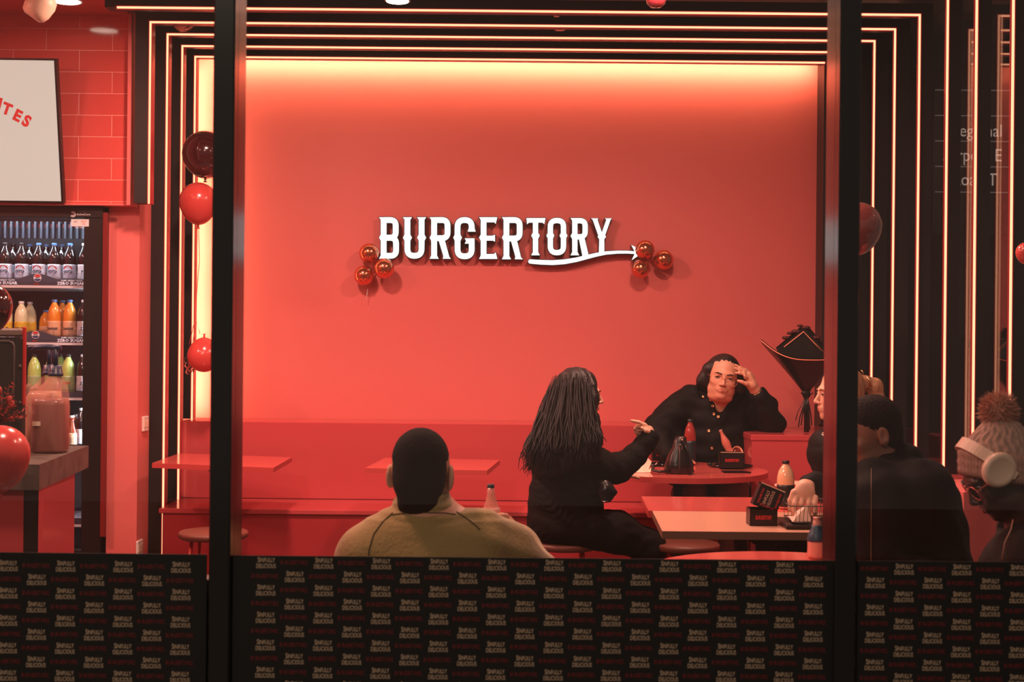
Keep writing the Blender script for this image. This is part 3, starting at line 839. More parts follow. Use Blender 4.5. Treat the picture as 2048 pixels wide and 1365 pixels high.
def bottle(label, base, h, r, body, cap, lab=None, labm=None, lz=(.12, .5), kind='soda', group=None, text_=None, textm=None, liquid=None, lfill=.75, caph=.055, n=24, name='drink_bottle', ts=1., logo=False):
    t = thing(name, label, 'bottle', base, group)
    prof = bottle_profile(h, r, kind)
    b = Vector(base)
    MB().lathe(prof, b, n).build('body', body, t)
    MB().lathe([(r * .40, h * .93), (r * .41, h * .935), (r * .41, h * (.93 + caph)), (r * .36, h * (.935 + caph)), (.0001, h * (.936 + caph))], b, 16).build('cap', cap, t)
    if liquid is not None:
        lp = sub_profile(prof, .004, h * lfill, -.0022)
        MB().lathe([(.0001, .004)] + lp + [(.0001, h * lfill)], b, n).build('liquid', liquid, t)
    if labm is not None:
        l = MB().lathe(sub_profile(prof, h * lz[0], h * lz[1], .0012), b, n)
        lo = l.build('label', labm, t)
        if text_:
            zc = h * (lz[0] + lz[1]) / 2
            v, f = text(text_, r * .42 * ts, 1.0, .025, 2)
            rr_ = r + .0022
            vv = [(rr_ * math.sin(x / rr_), -rr_ * math.cos(x / rr_), zc + z) for x, _, z in v]
            MB().add([b + Vector(p) for p in vv], f).build('lettering', textm, lo)
        if logo:
            zc = h * lz[1] - r * .9
            n2 = 20; R_ = r * .75; rr_ = r + .0018
            for (s0, s1, mm) in ((.15, 1, M_dr), (-.15, .15, M_shelf), (-1, -.15, M_db)):
                pts = []
                for s_ in (1, -1):
                    row = [(s_ * math.sqrt(max(1 - z * z, 0)) * R_, z * R_) for z in np.linspace(s0, s1, 7)]
                    pts += row if s_ == 1 else row[::-1]
                MB().add([b + Vector((rr_ * math.sin(x / rr_), -rr_ * math.cos(x / rr_), zc + z)) for x, z in pts], [tuple(range(len(pts)))]).build('emblem', mm, lo)
    return t
M_cola = mat('cola_drink', (26, 18, 20), .12, spec=.8, coat=.5)
M_lemon = mat('lemon_drink', (236, 236, 190), .15, coat=.5)
M_orange = mat('orange_drink', (240, 150, 50), .15, coat=.5)
M_lime = mat('lime_drink', (196, 224, 120), .15, coat=.5)
M_capb = mat('cap_blue', (70, 116, 170), .4)
M_capw = mat('cap_white', (232, 236, 240), .4)
M_capk = mat('cap_black', (26, 25, 27), .35)
M_lbp = mat('label_pale_blue', (196, 206, 220), .35)
M_lby = mat('label_yellow', (226, 190, 60), .35)
M_lbo = mat('label_orange_white', (240, 190, 150), .35)
M_lbg = mat('label_green_white', (170, 190, 130), .35)
M_lbw = mat('label_white', (225, 228, 232), .35)
M_ink = mat('ink_navy', (26, 32, 60), .4)
YB = 8.09
ordn = ['leftmost', 'second from the left', 'middle', 'fourth from the left', 'fifth from the left']
def shelfz(i): return W(90, shelf_y[i], YS).z + .0025
def row(i, items):
    for j, (px, kind, cap, lab_, txt, tm, lbl, dy, h) in enumerate(items):
        p = W(px, 600, YB + dy)
        body, k_ = kind
        bottle(lbl, (p.x, YB + dy, shelfz(i)), h, .0395, body, cap, labm=lab_, kind=k_, group='bottles in the drinks fridge', text_=txt, textm=tm, logo=(txt == 'PEPSI'), lz=(.16, .50), n=20)
items = []
for j, px in enumerate((10, 43, 77, 108, 139)):
    items.append((px, (M_cola, 'soda'), M_capk if j < 2 else M_capb, M_lbp, 'PEPSI', M_ink,
                  'cola bottle with %s cap on the top fridge shelf, %s in front' % ('black' if j < 2 else 'blue', ordn[j]), 0, .262))
for j, px in enumerate((26, 59, 92, 123)):
    items.append((px, (M_cola, 'soda'), M_capk if j < 1 else M_capb, M_lbp, None, None,
                  'cola bottle in the second row of the top fridge shelf, %s' % ordn[j], .11, .262))
items.append((168, (M_cola, 'soda'), M_capw, M_lbw, 'P', M_ink, 'dark bottle with white cap at the end of the top fridge shelf', 0, .262))
row(1, items)
row(2, [(12, (M_lemon, 'round'), M_capw, M_lby, 'SOLO', M_ink, 'lemon drink bottle partly behind the dark red balloon, middle shelf', 0, .25),
        (43, (M_lemon, 'round'), M_capw, M_lby, 'SOLO', M_ink, 'pale lemon drink bottle with yellow label on the second fridge shelf', 0, .25),
        (60, (M_lemon, 'round'), M_capw, M_lby, None, None, 'lemon drink bottle set back behind the yellow label one', .12, .25),
        (109, (M_orange, 'round'), M_capb, M_lbo, 'Sunkist', M_ink, 'orange drink bottle with blue cap, first of two on the second shelf', 0, .262),
        (140, (M_orange, 'round'), M_capb, M_lbo, 'Sunkist', M_ink, 'orange drink bottle with blue cap, nearer the fridge door frame', 0, .262),
        (92, (M_orange, 'round'), M_capb, M_lbo, None, None, 'orange drink bottle set back in the gap of the second shelf', .14, .20),
        (125, (M_orange, 'round'), M_capb, M_lbo, None, None, 'orange drink bottle hidden behind the front orange pair', .12, .262),
        (168, (M_cola, 'soda'), M_capw, M_lbw, 'Z', M_ink, 'dark bottle with white cap at the end of the second fridge shelf', 0, .262)])
row(3, [(70, (M_lime, 'round'), M_capk, M_lbg, None, None, 'lime green drink bottle on the third shelf behind the jug pumps', 0, .262),
        (104, (M_lime, 'round'), M_capk, M_lbg, None, None, 'lime green drink bottle between the pump and the last green one', .05, .262),
        (138, (M_lime, 'round'), M_capk, M_lbg, 'DEW', M_dr, 'lime green drink bottle nearest the door frame on the third shelf', 0, .262),
        (122, (M_lime, 'round'), M_capk, M_lbg, None, None, 'lime green drink bottle set back in the second row', .14, .262),
        (168, (M_cola, 'soda'), M_capw, M_lbw, 'Z', M_ink, 'dark bottle with white cap at the end of the third fridge shelf', 0, .262)])
M_tea = mat('iced_tea_drink', (150, 62, 34), .2, coat=.4)
row(4, [(146, (M_tea, 'glass'), M_capw, M_lbo, None, None, 'amber iced tea bottle on the fourth shelf beside the jug', 0, .21),
        (118, (M_tea, 'glass'), M_capw, M_lbo, None, None, 'amber iced tea bottle mostly behind the sauce jug', 0, .21),
        (154, (M_tea, 'glass'), M_capw, M_lby, None, None, 'amber bottle with silver cap in the second row of the fourth shelf', .12, .21),
        (166, (M_cola, 'soda'), M_capw, M_lbw, None, None, 'dark bottle with white cap at the end of the fourth fridge shelf', .02, .255)])

# ================================================================== service counter, machine, jugs
M_stone = mat('dark_stone_slab', (70, 60, 54), .5, noise=(14, (98, 84, 74)), bump=(30, .15))
cfr, cbr = W(78.8, 929.6, 4.95), W(177.4, 891.5, 5.83)
zt = 1.0
poly = [(-3.7, 4.95), (cfr.x, 4.95), (cbr.x, 5.83), (-3.7, 5.83)]
t = thing('service_counter', 'red service counter with thick dark stone top', 'counter', (-2.7, 5.4, 0))
def hprism(m, poly, z0, z1):
    n = len(poly); v = [(x, y, z0) for x, y in poly] + [(x, y, z1) for x, y in poly]
    m.add(v, [tuple(range(n))[::-1], tuple(range(n, 2 * n))] + [(i, (i + 1) % n, (i + 1) % n + n, i + n) for i in range(n)]); return m
hprism(MB(), poly, zt - .094, zt).build('countertop', M_stone, t)
xb = cfr.x - .02
hprism(MB(), [(-3.68, 5.0), (xb - .055, 5.0), (xb - .055, 5.05), (xb, 5.05), (xb, 5.0), (xb + .001, 5.0), (cbr.x - .03, 5.74), (-3.68, 5.74)], .03, zt - .094).build('base', M_redgl, t)
MB().box((xb - .056, 5.005, .03), (xb - .004, 5.06, zt - .094)).build('corner_strip', M_black, t)
# black machine
Ym = 5.25
zc = 1.0; a = W(52, 655, Ym)
t = thing('counter_machine', 'tall black machine with red side edge on the stone counter', 'machine', (-2.1, Ym + .2, 1.0))
xr_ = W(44, 700, Ym).x
ztop = W(30, 657, Ym).z
MB().box((-2.45, Ym, 1.0), (xr_, Ym + .05, ztop - .035), bev=.008).build('body', mat('machine_black', (44, 38, 36), .35), t)
MB().box((-2.45, Ym - .004, ztop - .033), (xr_ - .008, Ym + .05, ztop), bev=.008).build('top_trim', mat('machine_grey', (120, 104, 98), .4), t)
MB().box((xr_ - .002, Ym + .004, 1.2), (xr_ + .008, Ym + .03, ztop + .006), bev=.004).build('edge_strip', mat('machine_red', (176, 36, 36), .3), t)
pz = W(30, 683, Ym).z; px_ = W(29, 683, Ym).x
fr = MB(); pts = [(-2.40, pz), (px_ - .02, pz), (px_ - .006, pz - .006), (px_, pz - .02), (px_, 1.06)]
fr.tube([(x, Ym - .001, z) for x, z in pts], .0045, 8); fr.build('panel_rim', mat('machine_rim', (92, 80, 76), .3), t)
for py in (733, 806):
    p = W(40, py, Ym - .002)
    MB().lathe([(.0001, .004), (.006, .004), (.0075, .0)], n=14, M=Matrix.Translation(p) @ Matrix.Rotation(math.radians(90), 4, 'X')).build('screw', M_stone, t)
# red dried sprig
t = thing('dried_flower_sprig', 'reddish dried flower sprig in front of the black machine', 'dried flowers', W(2, 835, 5.05))
random.seed(3)
st = MB(); lf = MB()
root = W(-6, 850, 5.05)
for i in range(13):
    an = random.uniform(-.3, 1.45); ln = random.uniform(.08, .2)
    tip = root + Vector((math.sin(an) * ln * .62, random.uniform(-.03, .03), math.cos(an) * ln * .9))
    mid = (root + tip) / 2 + Vector((.012, 0, .01))
    st.tube([root, mid, tip], [.003, .002, .001], 5)
    for k in range(7):
        f = .35 + .65 * k / 6; c0 = root.lerp(tip, f); d = Vector((random.uniform(-1, 1), random.uniform(-.6, .6), random.uniform(-.2, 1))).normalized() * random.uniform(.012, .028)
        s_ = d.cross(Vector((0, 1, 0))).normalized() * .003
        lf.add([c0, c0 + d * .5 + s_, c0 + d, c0 + d * .5 - s_], [(0, 1, 2, 3)])
for i in range(6):
    an = random.uniform(-.2, 1.2); c0 = root + Vector((math.sin(an) * .07, -.01, math.cos(an) * .12 + .01))
    lf.ball(c0, (.011, .008, .016), 8, 6)
st.build('stem', mat('sprig_stem', (96, 44, 36), .7), t); lf.build('foliage', mat('sprig_leaf', (176, 54, 44), .6), t)
MB().lathe([(.0001, 0), (.035, 0), (.045, .07), (.04, .07), (.0001, .02)], (root.x, 5.05, 1.0), 20).build('pot', M_black, t)

M_jug = mat('jug_clear_plastic', (232, 176, 160), .25, alpha=.22, coat=.3)
M_sauce = mat('brown_sauce', (150, 84, 76), .35, coat=.4)
M_sauce2 = mat('pale_sauce', (226, 180, 150), .35, coat=.4)
M_pump = mat('navy_pump_plastic', (34, 48, 78), .35)
def jug(label, px, Y, fill, sauce, spout=-1, tag_=True, s=1.0):
    b = W(px, 800, Y); b.z = 1.0
    t = thing('sauce_jug', label, 'sauce jug', b, 'pump sauce jugs on the stone counter')
    w_, d_, H = .072 * s, .065, .31
    def ringsec(z, wx, dy, dx=0, n=28, p=3.2):
        out = []
        for k in range(n):
            a_ = 2 * math.pi * k / n; ca, sa = math.cos(a_), math.sin(a_)
            out.append(Vector((b.x + dx + wx * math.copysign(abs(ca) ** (2 / p), ca), Y + dy * math.copysign(abs(sa) ** (2 / p), sa), b.z + z)))
        return out
    def shell(secs, name, mt):
        m = MB(); v = []; n = len(secs[0])
        for s_ in secs: v += s_
        f = [(i * n + k, i * n + (k + 1) % n, (i + 1) * n + (k + 1) % n, (i + 1) * n + k) for i in range(len(secs) - 1) for k in range(n)]
        f += [tuple(range(n))[::-1], tuple((len(secs) - 1) * n + k for k in range(n))]
        m.add(v, f, True); return m.build(name, mt, t)
    spec = [(0, .90, .90, 0), (.012, 1, 1, 0), (.19, 1, 1, 0), (.215, .97, .97, .0), (.25, .82, .8, .008), (.285, .55, .55, .017), (.305, .32, .36, .02), (.315, .30, .34, .02)]
    shell([ringsec(z, w_ * a_, d_ * c_, dx) for z, a_, c_, dx in spec], 'body', M_jug)
    fs = [(z, a_, c_, dx) for z, a_, c_, dx in spec if z < fill] + [(fill, *[float(np.interp(fill, [q[0] for q in spec], [q[j] for q in spec])) for j in (1, 2, 3)])]
    shell([ringsec(z + .003, w_ * a_ - .004, d_ * c_ - .004, dx) for z, a_, c_, dx in fs], 'sauce', sauce)
    # handle bar on the left shoulder
    hp = [(-.038, .268), (-.058, .25), (-.070, .215), (-.066, .175), (-.05, .155)]
    MB().tube([(b.x + x * s, Y - .052, b.z + z) for x, z in hp], [.013, .012, .011, .012, .014], 12).build('handle', M_jug, t)
    cx = b.x + .02
    m = MB().lathe([(.0001, .31), (.030, .31), (.030, .322), (.026, .324), (.027, .334), (.024, .336), (.024, .352), (.012, .354), (.0001, .354)], (cx, Y, b.z), 24); m.build('pump_collar', M_pump, t)
    MB().tube([(cx, Y, b.z + .35), (cx, Y, b.z + .425)], .009, 14).build('pump_stem', M_pump, t)
    m = MB().tube([(cx + .022, Y, b.z + .425), (cx - .03, Y, b.z + .427), (cx - .085, Y, b.z + .424), (cx - .098, Y, b.z + .412)], [.010, .011, .008, .006], 12)
    m.build('pump_spout', M_pump, t)
    if tag_:
        p = W(70 + (px - 101) + 3, 848, Y - d_ - .001)
        MB().box((p.x - .016, Y - d_ - .0022, p.z - .009), (p.x + .016, Y - d_ - .0005, p.z + .009)).build('date_label', M_cream, t)
    return t
jug('large jug of brown sauce with navy pump, nearest the counter end', 101, 5.47, .215, M_sauce)
jug('pale sauce jug with navy pump behind the brown one', 88, 5.605, .24, M_sauce2, tag_=False)
jug('third pump jug, only its pump stem showing between the other two', 97.5, 5.742, .2, M_sauce2, tag_=False, s=.62)

# lit directory sign across the street, seen through the side window between the frames
YD = 14.6
sc_ = YD / FPX
a, b = W(1868, 176, YD), W(2080, 470, YD)
t = thing('street_sign', 'dim directory sign outside, glimpsed through the side window between light strips', 'sign', ((a.x + b.x) / 2, YD, 0))
MB().box((a.x, YD, b.z), (b.x, YD + .06, a.z)).build('panel', mat('sign_dark_panel', (18, 16, 16), .5), t)
MB().box((a.x + .3, YD + .06, -.1), (a.x + .4, YD + .14, a.z - .1)).box((b.x - .4, YD + .06, -.1), (b.x - .3, YD + .14, a.z - .1)).build('post', M_frame, t)
M_dim = mat('sign_dim_letters', (150, 130, 120), .5, emit=(1, .78, .66), strength=.55)
m = MB()
for tx, px, py in (('Regional', 1900, 262), ('Airport E', 1886, 311), ('Road T', 1903, 360)):
    p = W(px, py, YD); m.mesh(text(tx, 25 * sc_, .86, .0, 3, align='LEFT'), at((p.x, YD - .002, p.z)))
m.build('lettering', M_dim, t)
m = MB()
for py in (180, 231, 282, 333, 384):
    p = W(1870, py, YD); q = W(2075, py, YD); m.box((p.x, YD - .004, p.z - .006), (q.x, YD, p.z + .006))
m.build('divider_line', mat('sign_dim_lines', (110, 96, 90), .5, emit=(1, .8, .7), strength=.14), t)
# ================================================================== tables and stools
M_tabred = mat('red_laminate_top', (218, 98, 92), .14, spec=.6)
M_tabedge = mat('red_table_edge', (196, 72, 70), .35)
M_cast = mat('cast_black_metal', (28, 24, 24), .4)
M_tabcream = mat('cream_laminate_top', (232, 176, 150), .2)
M_tabgrey = mat('brown_table_edge', (120, 84, 70), .5)
def table_poly(name, label, poly, ztop, th, topm, edgem, cx, cy, base_r=.22, cols=((0, 0),), group=None):
    t = thing(name, label, 'table', (cx, cy, 0), group)
    m = MB(); n = len(poly)
    v = [(x, y, ztop - th) for x, y in poly] + [(x, y, ztop) for x, y in poly]
    m.add(v, [tuple(range(n, 2 * n)), tuple(range(n))[::-1]]); m.cur = 1
    m.add(v, [(i, (i + 1) % n, (i + 1) % n + n, i + n) for i in range(n)], n > 12)
    m.build('tabletop', [topm, edgem], t)
    for ox, oy in cols:
        x, y = cx + ox, cy + oy
        MB().tube([(x, y, .03), (x, y, ztop - th - .012)], .032, 16).build('column', M_cast, t)
        MB().lathe([(.0001, 0), (base_r, 0), (base_r, .012), (.05, .035), (.0001, .036)], (x, y, 0), 32).build('foot', M_cast, t)
        a = base_r * .75
        MB().box((x - a, y - .03, ztop - th - .016), (x + a, y + .03, ztop - th)).add(
            [(x - a * .7, y - .02, ztop - th - .016), (x + a * .7, y - .02, ztop - th - .016), (x + .04, y - .02, ztop - th - .06), (x - .04, y - .02, ztop - th - .06),
             (x - a * .7, y + .02, ztop - th - .016), (x + a * .7, y + .02, ztop - th - .016), (x + .04, y + .02, ztop - th - .06), (x - .04, y + .02, ztop - th - .06)],
            [(3, 2, 1, 0), (4, 5, 6, 7), (2, 3, 7, 6), (0, 4, 7, 3), (1, 2, 6, 5)]).build('top_bracket', M_cast, t)
    return t
def onplane(px, py, z=.75):
    """point of the picture on the horizontal plane z"""
    r = W(px, py, 1.0) - Vector((0, 0, CAMZ)); k_ = (z - CAMZ) / r.z
    return (r.x * k_, k_)
q = [onplane(304.1, 926.6), onplane(546.7, 936.3), onplane(584, 915.2), onplane(357.7, 907.3)]
def orient(q):
    ar = sum(q[i][0] * q[(i + 1) % len(q)][1] - q[(i + 1) % len(q)][0] * q[i][1] for i in range(len(q)))
    return q if ar > 0 else q[::-1]
def ctr(q): return sum(p[0] for p in q) / len(q), sum(p[1] for p in q) / len(q)
q = orient(q); print('T1', q); cx, cy = ctr(q)
table_poly('square_table', 'red square table behind the left window post, before the bench', q, .75, .028, M_tabred, M_tabedge, cx, cy, group='red pedestal tables along the bench')
q = orient([onplane(730.3, 936.9), onplane(974, 941.6), onplane(999.8, 920.5), onplane(770.2, 915.8)]); print('T2', q); cx, cy = ctr(q)
table_poly('square_table', 'red square table partly hidden by the seated man\'s head', q, .75, .028, M_tabred, M_tabedge, cx, cy, group='red pedestal tables along the bench')
RT = (.98, 7.1)
circ = lambda c, r, n=56: [(c[0] + r * math.cos(2 * math.pi * i / n), c[1] + r * math.sin(2 * math.pi * i / n)) for i in range(n)]
a0, a1 = onplane(1400, 957), onplane(1400, 919)
RY = 7.66; xr2 = onplane(1533, 941)[0]; RR = .5
RT = (xr2 - RR, RY); print('round', RT, RR, a0, a1)
table_poly('round_table', 'red round table with handbag and bottles between the two women', circ(RT, RR), .75, .03, M_tabred, M_tabedge, *RT, base_r=.25)
q = [onplane(1324.5, 1063), onplane(1304.5, 1022.5), None, None]; print('Q', q[:2])
yA, yB, yC = q[0][1], q[1][1], onplane(1282.6, 993.3)[1]
xA, xB, xC = q[0][0], q[1][0], onplane(1282.6, 993.3)[0]; xB2 = onplane(1298, 1024)[0]
q1 = [(xA, yA), (xA + .86, yA), (xB + .86, yB), (xB, yB)]; cx, cy = ctr(q1)
table_poly('square_table', 'pale square table with the burger boxes and bottle on it', q1, .75, .03, M_tabcream, M_tabgrey, cx, cy, base_r=.2)
TC1 = (cx, cy)
q2 = [(xB2, yB + .006), (xB2 + .86, yB + .006), (xC + .86, yC), (xC, yC)]; cx, cy = ctr(q2)
table_poly('square_table', 'red glossy square table pushed against the pale one', q2, .75, .03, M_tabred, M_tabedge, cx, cy, base_r=.2)
fy = onplane(1500, 1103)
R3 = .46; T3 = (fy[0] + .05, fy[1] - R3)
print('front round', T3)
table_poly('round_table', 'red round table nearest the glass with a small blue label bottle', circ(T3, R3), .75, .03, M_tabred, M_tabedge, *T3, base_r=.22)

M_wood = mat('dark_stool_wood', (112, 62, 50), .45, bump=(20, .1, (1, 8, 1)))
M_leg = mat('red_stool_metal', (196, 50, 48), .25)
def make_stool(label, x, y, r=.18, h=.46, group='round stools with red legs'):
    t = thing('bar_stool', label, 'stool', (x, y, 0), group); t.name = 'round_stool'
    MB().lathe([(.0001, h - .035), (r * .93, h - .035), (r, h - .026), (r, h - .008), (r * .96, h), (.0001, h)], (x, y, 0), 40).build('seat', M_wood, t)
    for k in range(4):
        a = math.pi / 4 + k * math.pi / 2; c_, s_ = math.cos(a), math.sin(a)
        MB().tube([(x + c_ * r * .72, y + s_ * r * .72, h - .034), (x + c_ * r * .98, y + s_ * r * .98, .0)], .010, 10).build('leg', M_leg, t)
    m = MB(); rr_ = r * .90
    m.tube([(x + rr_ * math.cos(2 * math.pi * k / 24), y + rr_ * math.sin(2 * math.pi * k / 24), .16) for k in range(25)], .007, 8, caps=False); m.build('foot_ring', M_leg, t)
    return t
def stool_at(px, py, h=.46): return onplane(px, py, h)
make_stool('empty round stool half hidden by the left window post', *stool_at(427, 1063))
W1 = stool_at(1128, 1083); print('W1 seat', W1)
make_stool('round stool under the woman with long dark hair', *W1, r=.175)
make_stool('empty round stool below the pale square table', *stool_at(1372, 1086), r=.17)
MAN = (W(868, 1000, 3.82).x, 3.80)
make_stool('stool under the man seen from behind', *MAN, r=.17, h=.46)
make_stool('stool under the blonde woman', 1.66, 6.02, r=.17)
make_stool('stool under the man with the zipped jacket', 1.30, 4.42, r=.17)
make_stool('stool under the person in the bobble hat', 1.35, 3.66, r=.17)

# ================================================================== things on the tables
M_boxblk = mat('black_printed_card', (26, 21, 21), .35)
M_boxin = mat('kraft_card_inside', (236, 190, 160), .6)
M_prred = mat('box_red_print', (205, 48, 48), .4)
M_prtan = mat('box_cream_print', (224, 180, 160), .5)
def burger_box(label, px0, px1, pyb, pyt, Y=None, d=.10, open_=True, txt='BURGERTORY', ztab=.75, lid=False, rz=0., tw=.6):
    if Y is None: Y = onplane((px0 + px1) / 2, pyb, ztab)[1]
    a, b = W(px0, pyb, Y), W(px1, pyt, Y)
    z0, z1 = ztab, b.z
    t = thing('burger_box', label, 'burger box', ((a.x + b.x) / 2, Y + d / 2, z0), 'black card burger boxes')
    m = MB(); th = .002
    m.box((a.x, Y, z0), (b.x, Y + d, z0 + th)); m.box((a.x, Y, z0), (b.x, Y + th, z1)); m.box((a.x, Y + d - th, z0), (b.x, Y + d, z1))
    m.box((a.x, Y, z0), (a.x + th, Y + d, z1)); m.box((b.x - th, Y, z0), (b.x, Y + d, z1))
    m.build('tray', M_boxblk, t)
    if open_:
        m = MB().box((a.x + .001, Y + .001, z1), (b.x - .001, Y + .004, z1 + .003))
        m.box((a.x + th, Y + th, z1 - .012), (b.x - th, Y + d - th, z1 - .010)); m.build('card_rim', M_boxin, t)
    if lid:
        m = MB()
        for i, s_ in enumerate((.92, .72, .5)):
            w_ = (b.x - a.x) * s_ / 2; cxx = (a.x + b.x) / 2
            m.box((cxx - w_, Y + d * .5, z1 + .012 * i), (cxx + w_, Y + d, z1 + .012 * i + .008))
        m.build('folded_lid', M_boxblk, t)
    if txt:
        cxx = (a.x + b.x) / 2; ww = (b.x - a.x) * tw
        v, f = text(txt, .018, 1.0, .03, 2)
        wid = max(p[0] for p in v) - min(p[0] for p in v); k_ = ww / wid
        m = MB().add([(cxx + p[0] * k_, Y - .0008, (z0 + z1) / 2 + p[2] * max(k_, .85)) for p in v], f)
        m.build('lettering', M_prred, t)
    return t
burger_box('black burger box beside the folded napkin on the round table', 1305, 1342, 925, 902, lid=True)
burger_box('black burger box under the tipped glass bottle on the round table', 1441, 1488, 940, 909)
burger_box('black burger box at the front edge of the pale square table', 1500, 1555, 1053, 1020, d=.09, open_=False)
# black tray under the first two boxes
for lab, px, py, w_ in (('shallow black tray between napkin and handbag', 1328, 934, .11), ('shallow black tray under the burger box right of the handbag', 1465, 937, .125)):
    x, y = onplane(px, py)
    t = tag(MB().lathe([(w_ * .8, .0), (w_, .004), (w_ * 1.04, .014), (w_ * .98, .014), (w_ * .9, .006), (.0001, .006)], (x, y + .06, .7505), 40, sy=.7).build('food_tray', mat('black_gloss_tray', (20, 16, 17), .12)), lab, 'tray', 'black trays on the round table')
# raise the boxes that stand on the trays slightly
for o in [x for x in bpy.data.objects if x.name.startswith('burger_box') and x.parent is None and x.get('label', '').endswith('round table')]:
    o.location.z += .0075
# napkin
x, y = onplane(1284, 946)
t = MB()
V = [W(1262, 949, y - .01), W(1290, 952, y - .015), W(1300, 946, y), W(1303, 925, y + .05), W(1295, 917, y + .06), W(1280, 932, y + .04), W(1315, 926, y + .03), W(1296, 943, y + .02)]
for v_ in V: v_.z = max(v_.z, .7515)
up = Vector((0, .004, .003))
t.add(V + [p + up for p in V], [(0, 1, 2, 7, 5), (5, 7, 3, 4), (7, 2, 6), (8, 13, 15, 10, 9), (13, 12, 11, 15), (15, 14, 10), (0, 5, 13, 8), (5, 4, 12, 13), (4, 3, 11, 12), (1, 0, 8, 9), (2, 1, 9, 10)])
tag(t.build('paper_napkin', mat('napkin_paper', (250, 214, 190), .8)), 'crumpled pale paper napkin at the edge of the round table', 'napkin')
# small straw wrapper further left
# black handbag
M_leather = mat('black_leather', (26, 20, 21), .28, bump=(35, .12))
x, y = onplane(1358, 950)
y += .055
t = thing('handbag', 'slouchy black leather handbag with chrome rings on the round table', 'handbag', (x, y, .75))
def section(cx, cy, z, wx, dy, n=28, p=2.4):
    return [Vector((cx + wx * math.copysign(abs(math.cos(a)) ** (2 / p), math.cos(a)), cy + dy * math.copysign(abs(math.sin(a)) ** (2 / p), math.sin(a)), z)) for a in [2 * math.pi * k / n for k in range(n)]]
kx = y / FPX
secs = []
for z, px_, wpx, dy in ((0, 1357, 26, .05), (.012, 1358, 30, .058), (.05, 1358, 28, .056), (.10, 1359, 22, .045), (.145, 1360, 16, .033), (.18, 1361, 12, .024), (.20, 1362, 9, .018), (.205, 1362, 4, .008)):
    secs.append(section(W(px_, 900, y).x, y, .751 + z, wpx * kx, dy))
m = MB(); v = sum(secs, []); n = 28
# soft dents
v = [p + Vector((.004 * math.sin(p.z * 70 + p.x * 30), .004 * math.sin(p.z * 50 + p.x * 60), 0)) for p in v]
m.add(v, [(i * n + k, i * n + (k + 1) % n, (i + 1) * n + (k + 1) % n, (i + 1) * n + k) for i in range(len(secs) - 1) for k in range(n)] + [tuple(range(n))[::-1], tuple((len(secs) - 1) * n + k for k in range(n))], True)
m.build('body', M_leather, t)
m = MB(); xx = W(1357, 900, y).x
m.tube([(xx, y - .060, .77), (xx, y - .058, .81), (xx + .001, y - .047, .86), (xx + .002, y - .034, .90)], .0015, 6); m.build('seam', mat('leather_piping', (110, 84, 74), .3), t)
M_chrome = mat('chrome', (225, 205, 190), .12, metal=1.)
for (px, py, r) in ((1361, 895, .0125), (1364, 878, .008)):
    c = W(px, py, y - .035)
    MB().tube([c + Vector((r * .8 * math.cos(2 * math.pi * k / 16), 0, r * 1.2 * math.sin(2 * math.pi * k / 16))) for k in range(17)], .002, 6, caps=False).build('ring', M_chrome, t)
m = MB()
m.tube([W(1366, 880, y - .03), W(1378, 905, y - .06), W(1386, 930, y - .07), W(1384, 948, y - .075), W(1376, 953, y - .08)], [.006] * 5, 10, flat=.4)
m.build('strap', M_leather, t)
m = MB(); 
pts = [W(1335, 945, y - .06), W(1318, 945, y - .06), W(1305, 941, y - .05), W(1306, 933, y - .02), W(1322, 930, y)]
for p in pts: p.z = max(p.z, .766)
m.tube(pts, [.012, .013, .012, .01, .008], 10, flat=.6); m.build('strap', M_leather, t)

M_clearp = mat('clear_bottle_plastic', (245, 176, 160), .08, alpha=.6, coat=1.)
M_blu = mat('blue_bottle_label', (36, 74, 96), .4)
M_teal = mat('dark_teal_label', (30, 44, 50), .4)
y = 7.98; x = W(1380, 880, y).x
h = W(1380, 838, y).z - .751
bottle('half empty ribbed bottle with dark teal label behind the handbag', (x, y, .751), h, .0355, mat('ribbed_red_plastic', (170, 58, 52), .06, alpha=.75, coat=1.), mat('cap_dark_teal', (36, 52, 56), .4), lab=None, labm=M_teal, lz=(.04, .52), kind='round')
# tipped contour bottle
x, y = onplane(1464, 926)
t = bottle('clear curvy glass bottle leaning in the burger box', (0, 0, 0), .165, .026, mat('clear_glass_bottle', (236, 140, 120), .06, alpha=.85, coat=1.), M_clearp, kind='contour')
p0 = W(1462, 905, y)
t.location = (p0.x, y, p0.z - .015); t.rotation_euler = (0, math.radians(-24), 0)
# dip cup on its edge
p = W(1474, 905, y - .01)
t = thing('dip_cup', 'small round sauce cup tipped on its side beside the clear bottle', 'cup', p)
R = Matrix.Translation(p) @ Matrix.Rotation(math.radians(75), 4, 'X') @ Matrix.Rotation(math.radians(12), 4, 'Y')
MB().lathe([(.0001, -.018), (.026, -.018), (.034, .006), (.036, .008), (.033, .008), (.026, -.012), (.0001, -.013)], n=28, M=R).build('cup', mat('paper_cup', (244, 170, 140), .4), t)
MB().lathe([(.0001, -.004), (.030, -.004), (.029, -.008)], n=24, M=R).build('sauce', mat('dark_dip', (120, 40, 34), .3), t)
# phone, loose cap
x, y = onplane(1474, 947)
m = MB().box((-.078, -.036, .0), (.078, .036, .008), M=at((x, y + .03, .7512), .05), bev=.003)
t = m.build('mobile_phone', mat('phone_black', (30, 24, 26), .1)); tag(t, 'phone lying flat in front of the burger box on the round table', 'phone')
x, y = onplane(1420, 932)
tag(MB().lathe([(.0001, 0), (.016, 0), (.016, .013), (.014, .015), (.0001, .015)], (x, y, .7512), 20).build('bottle_cap', M_cast), 'loose black bottle cap in the middle of the round table', 'bottle cap')

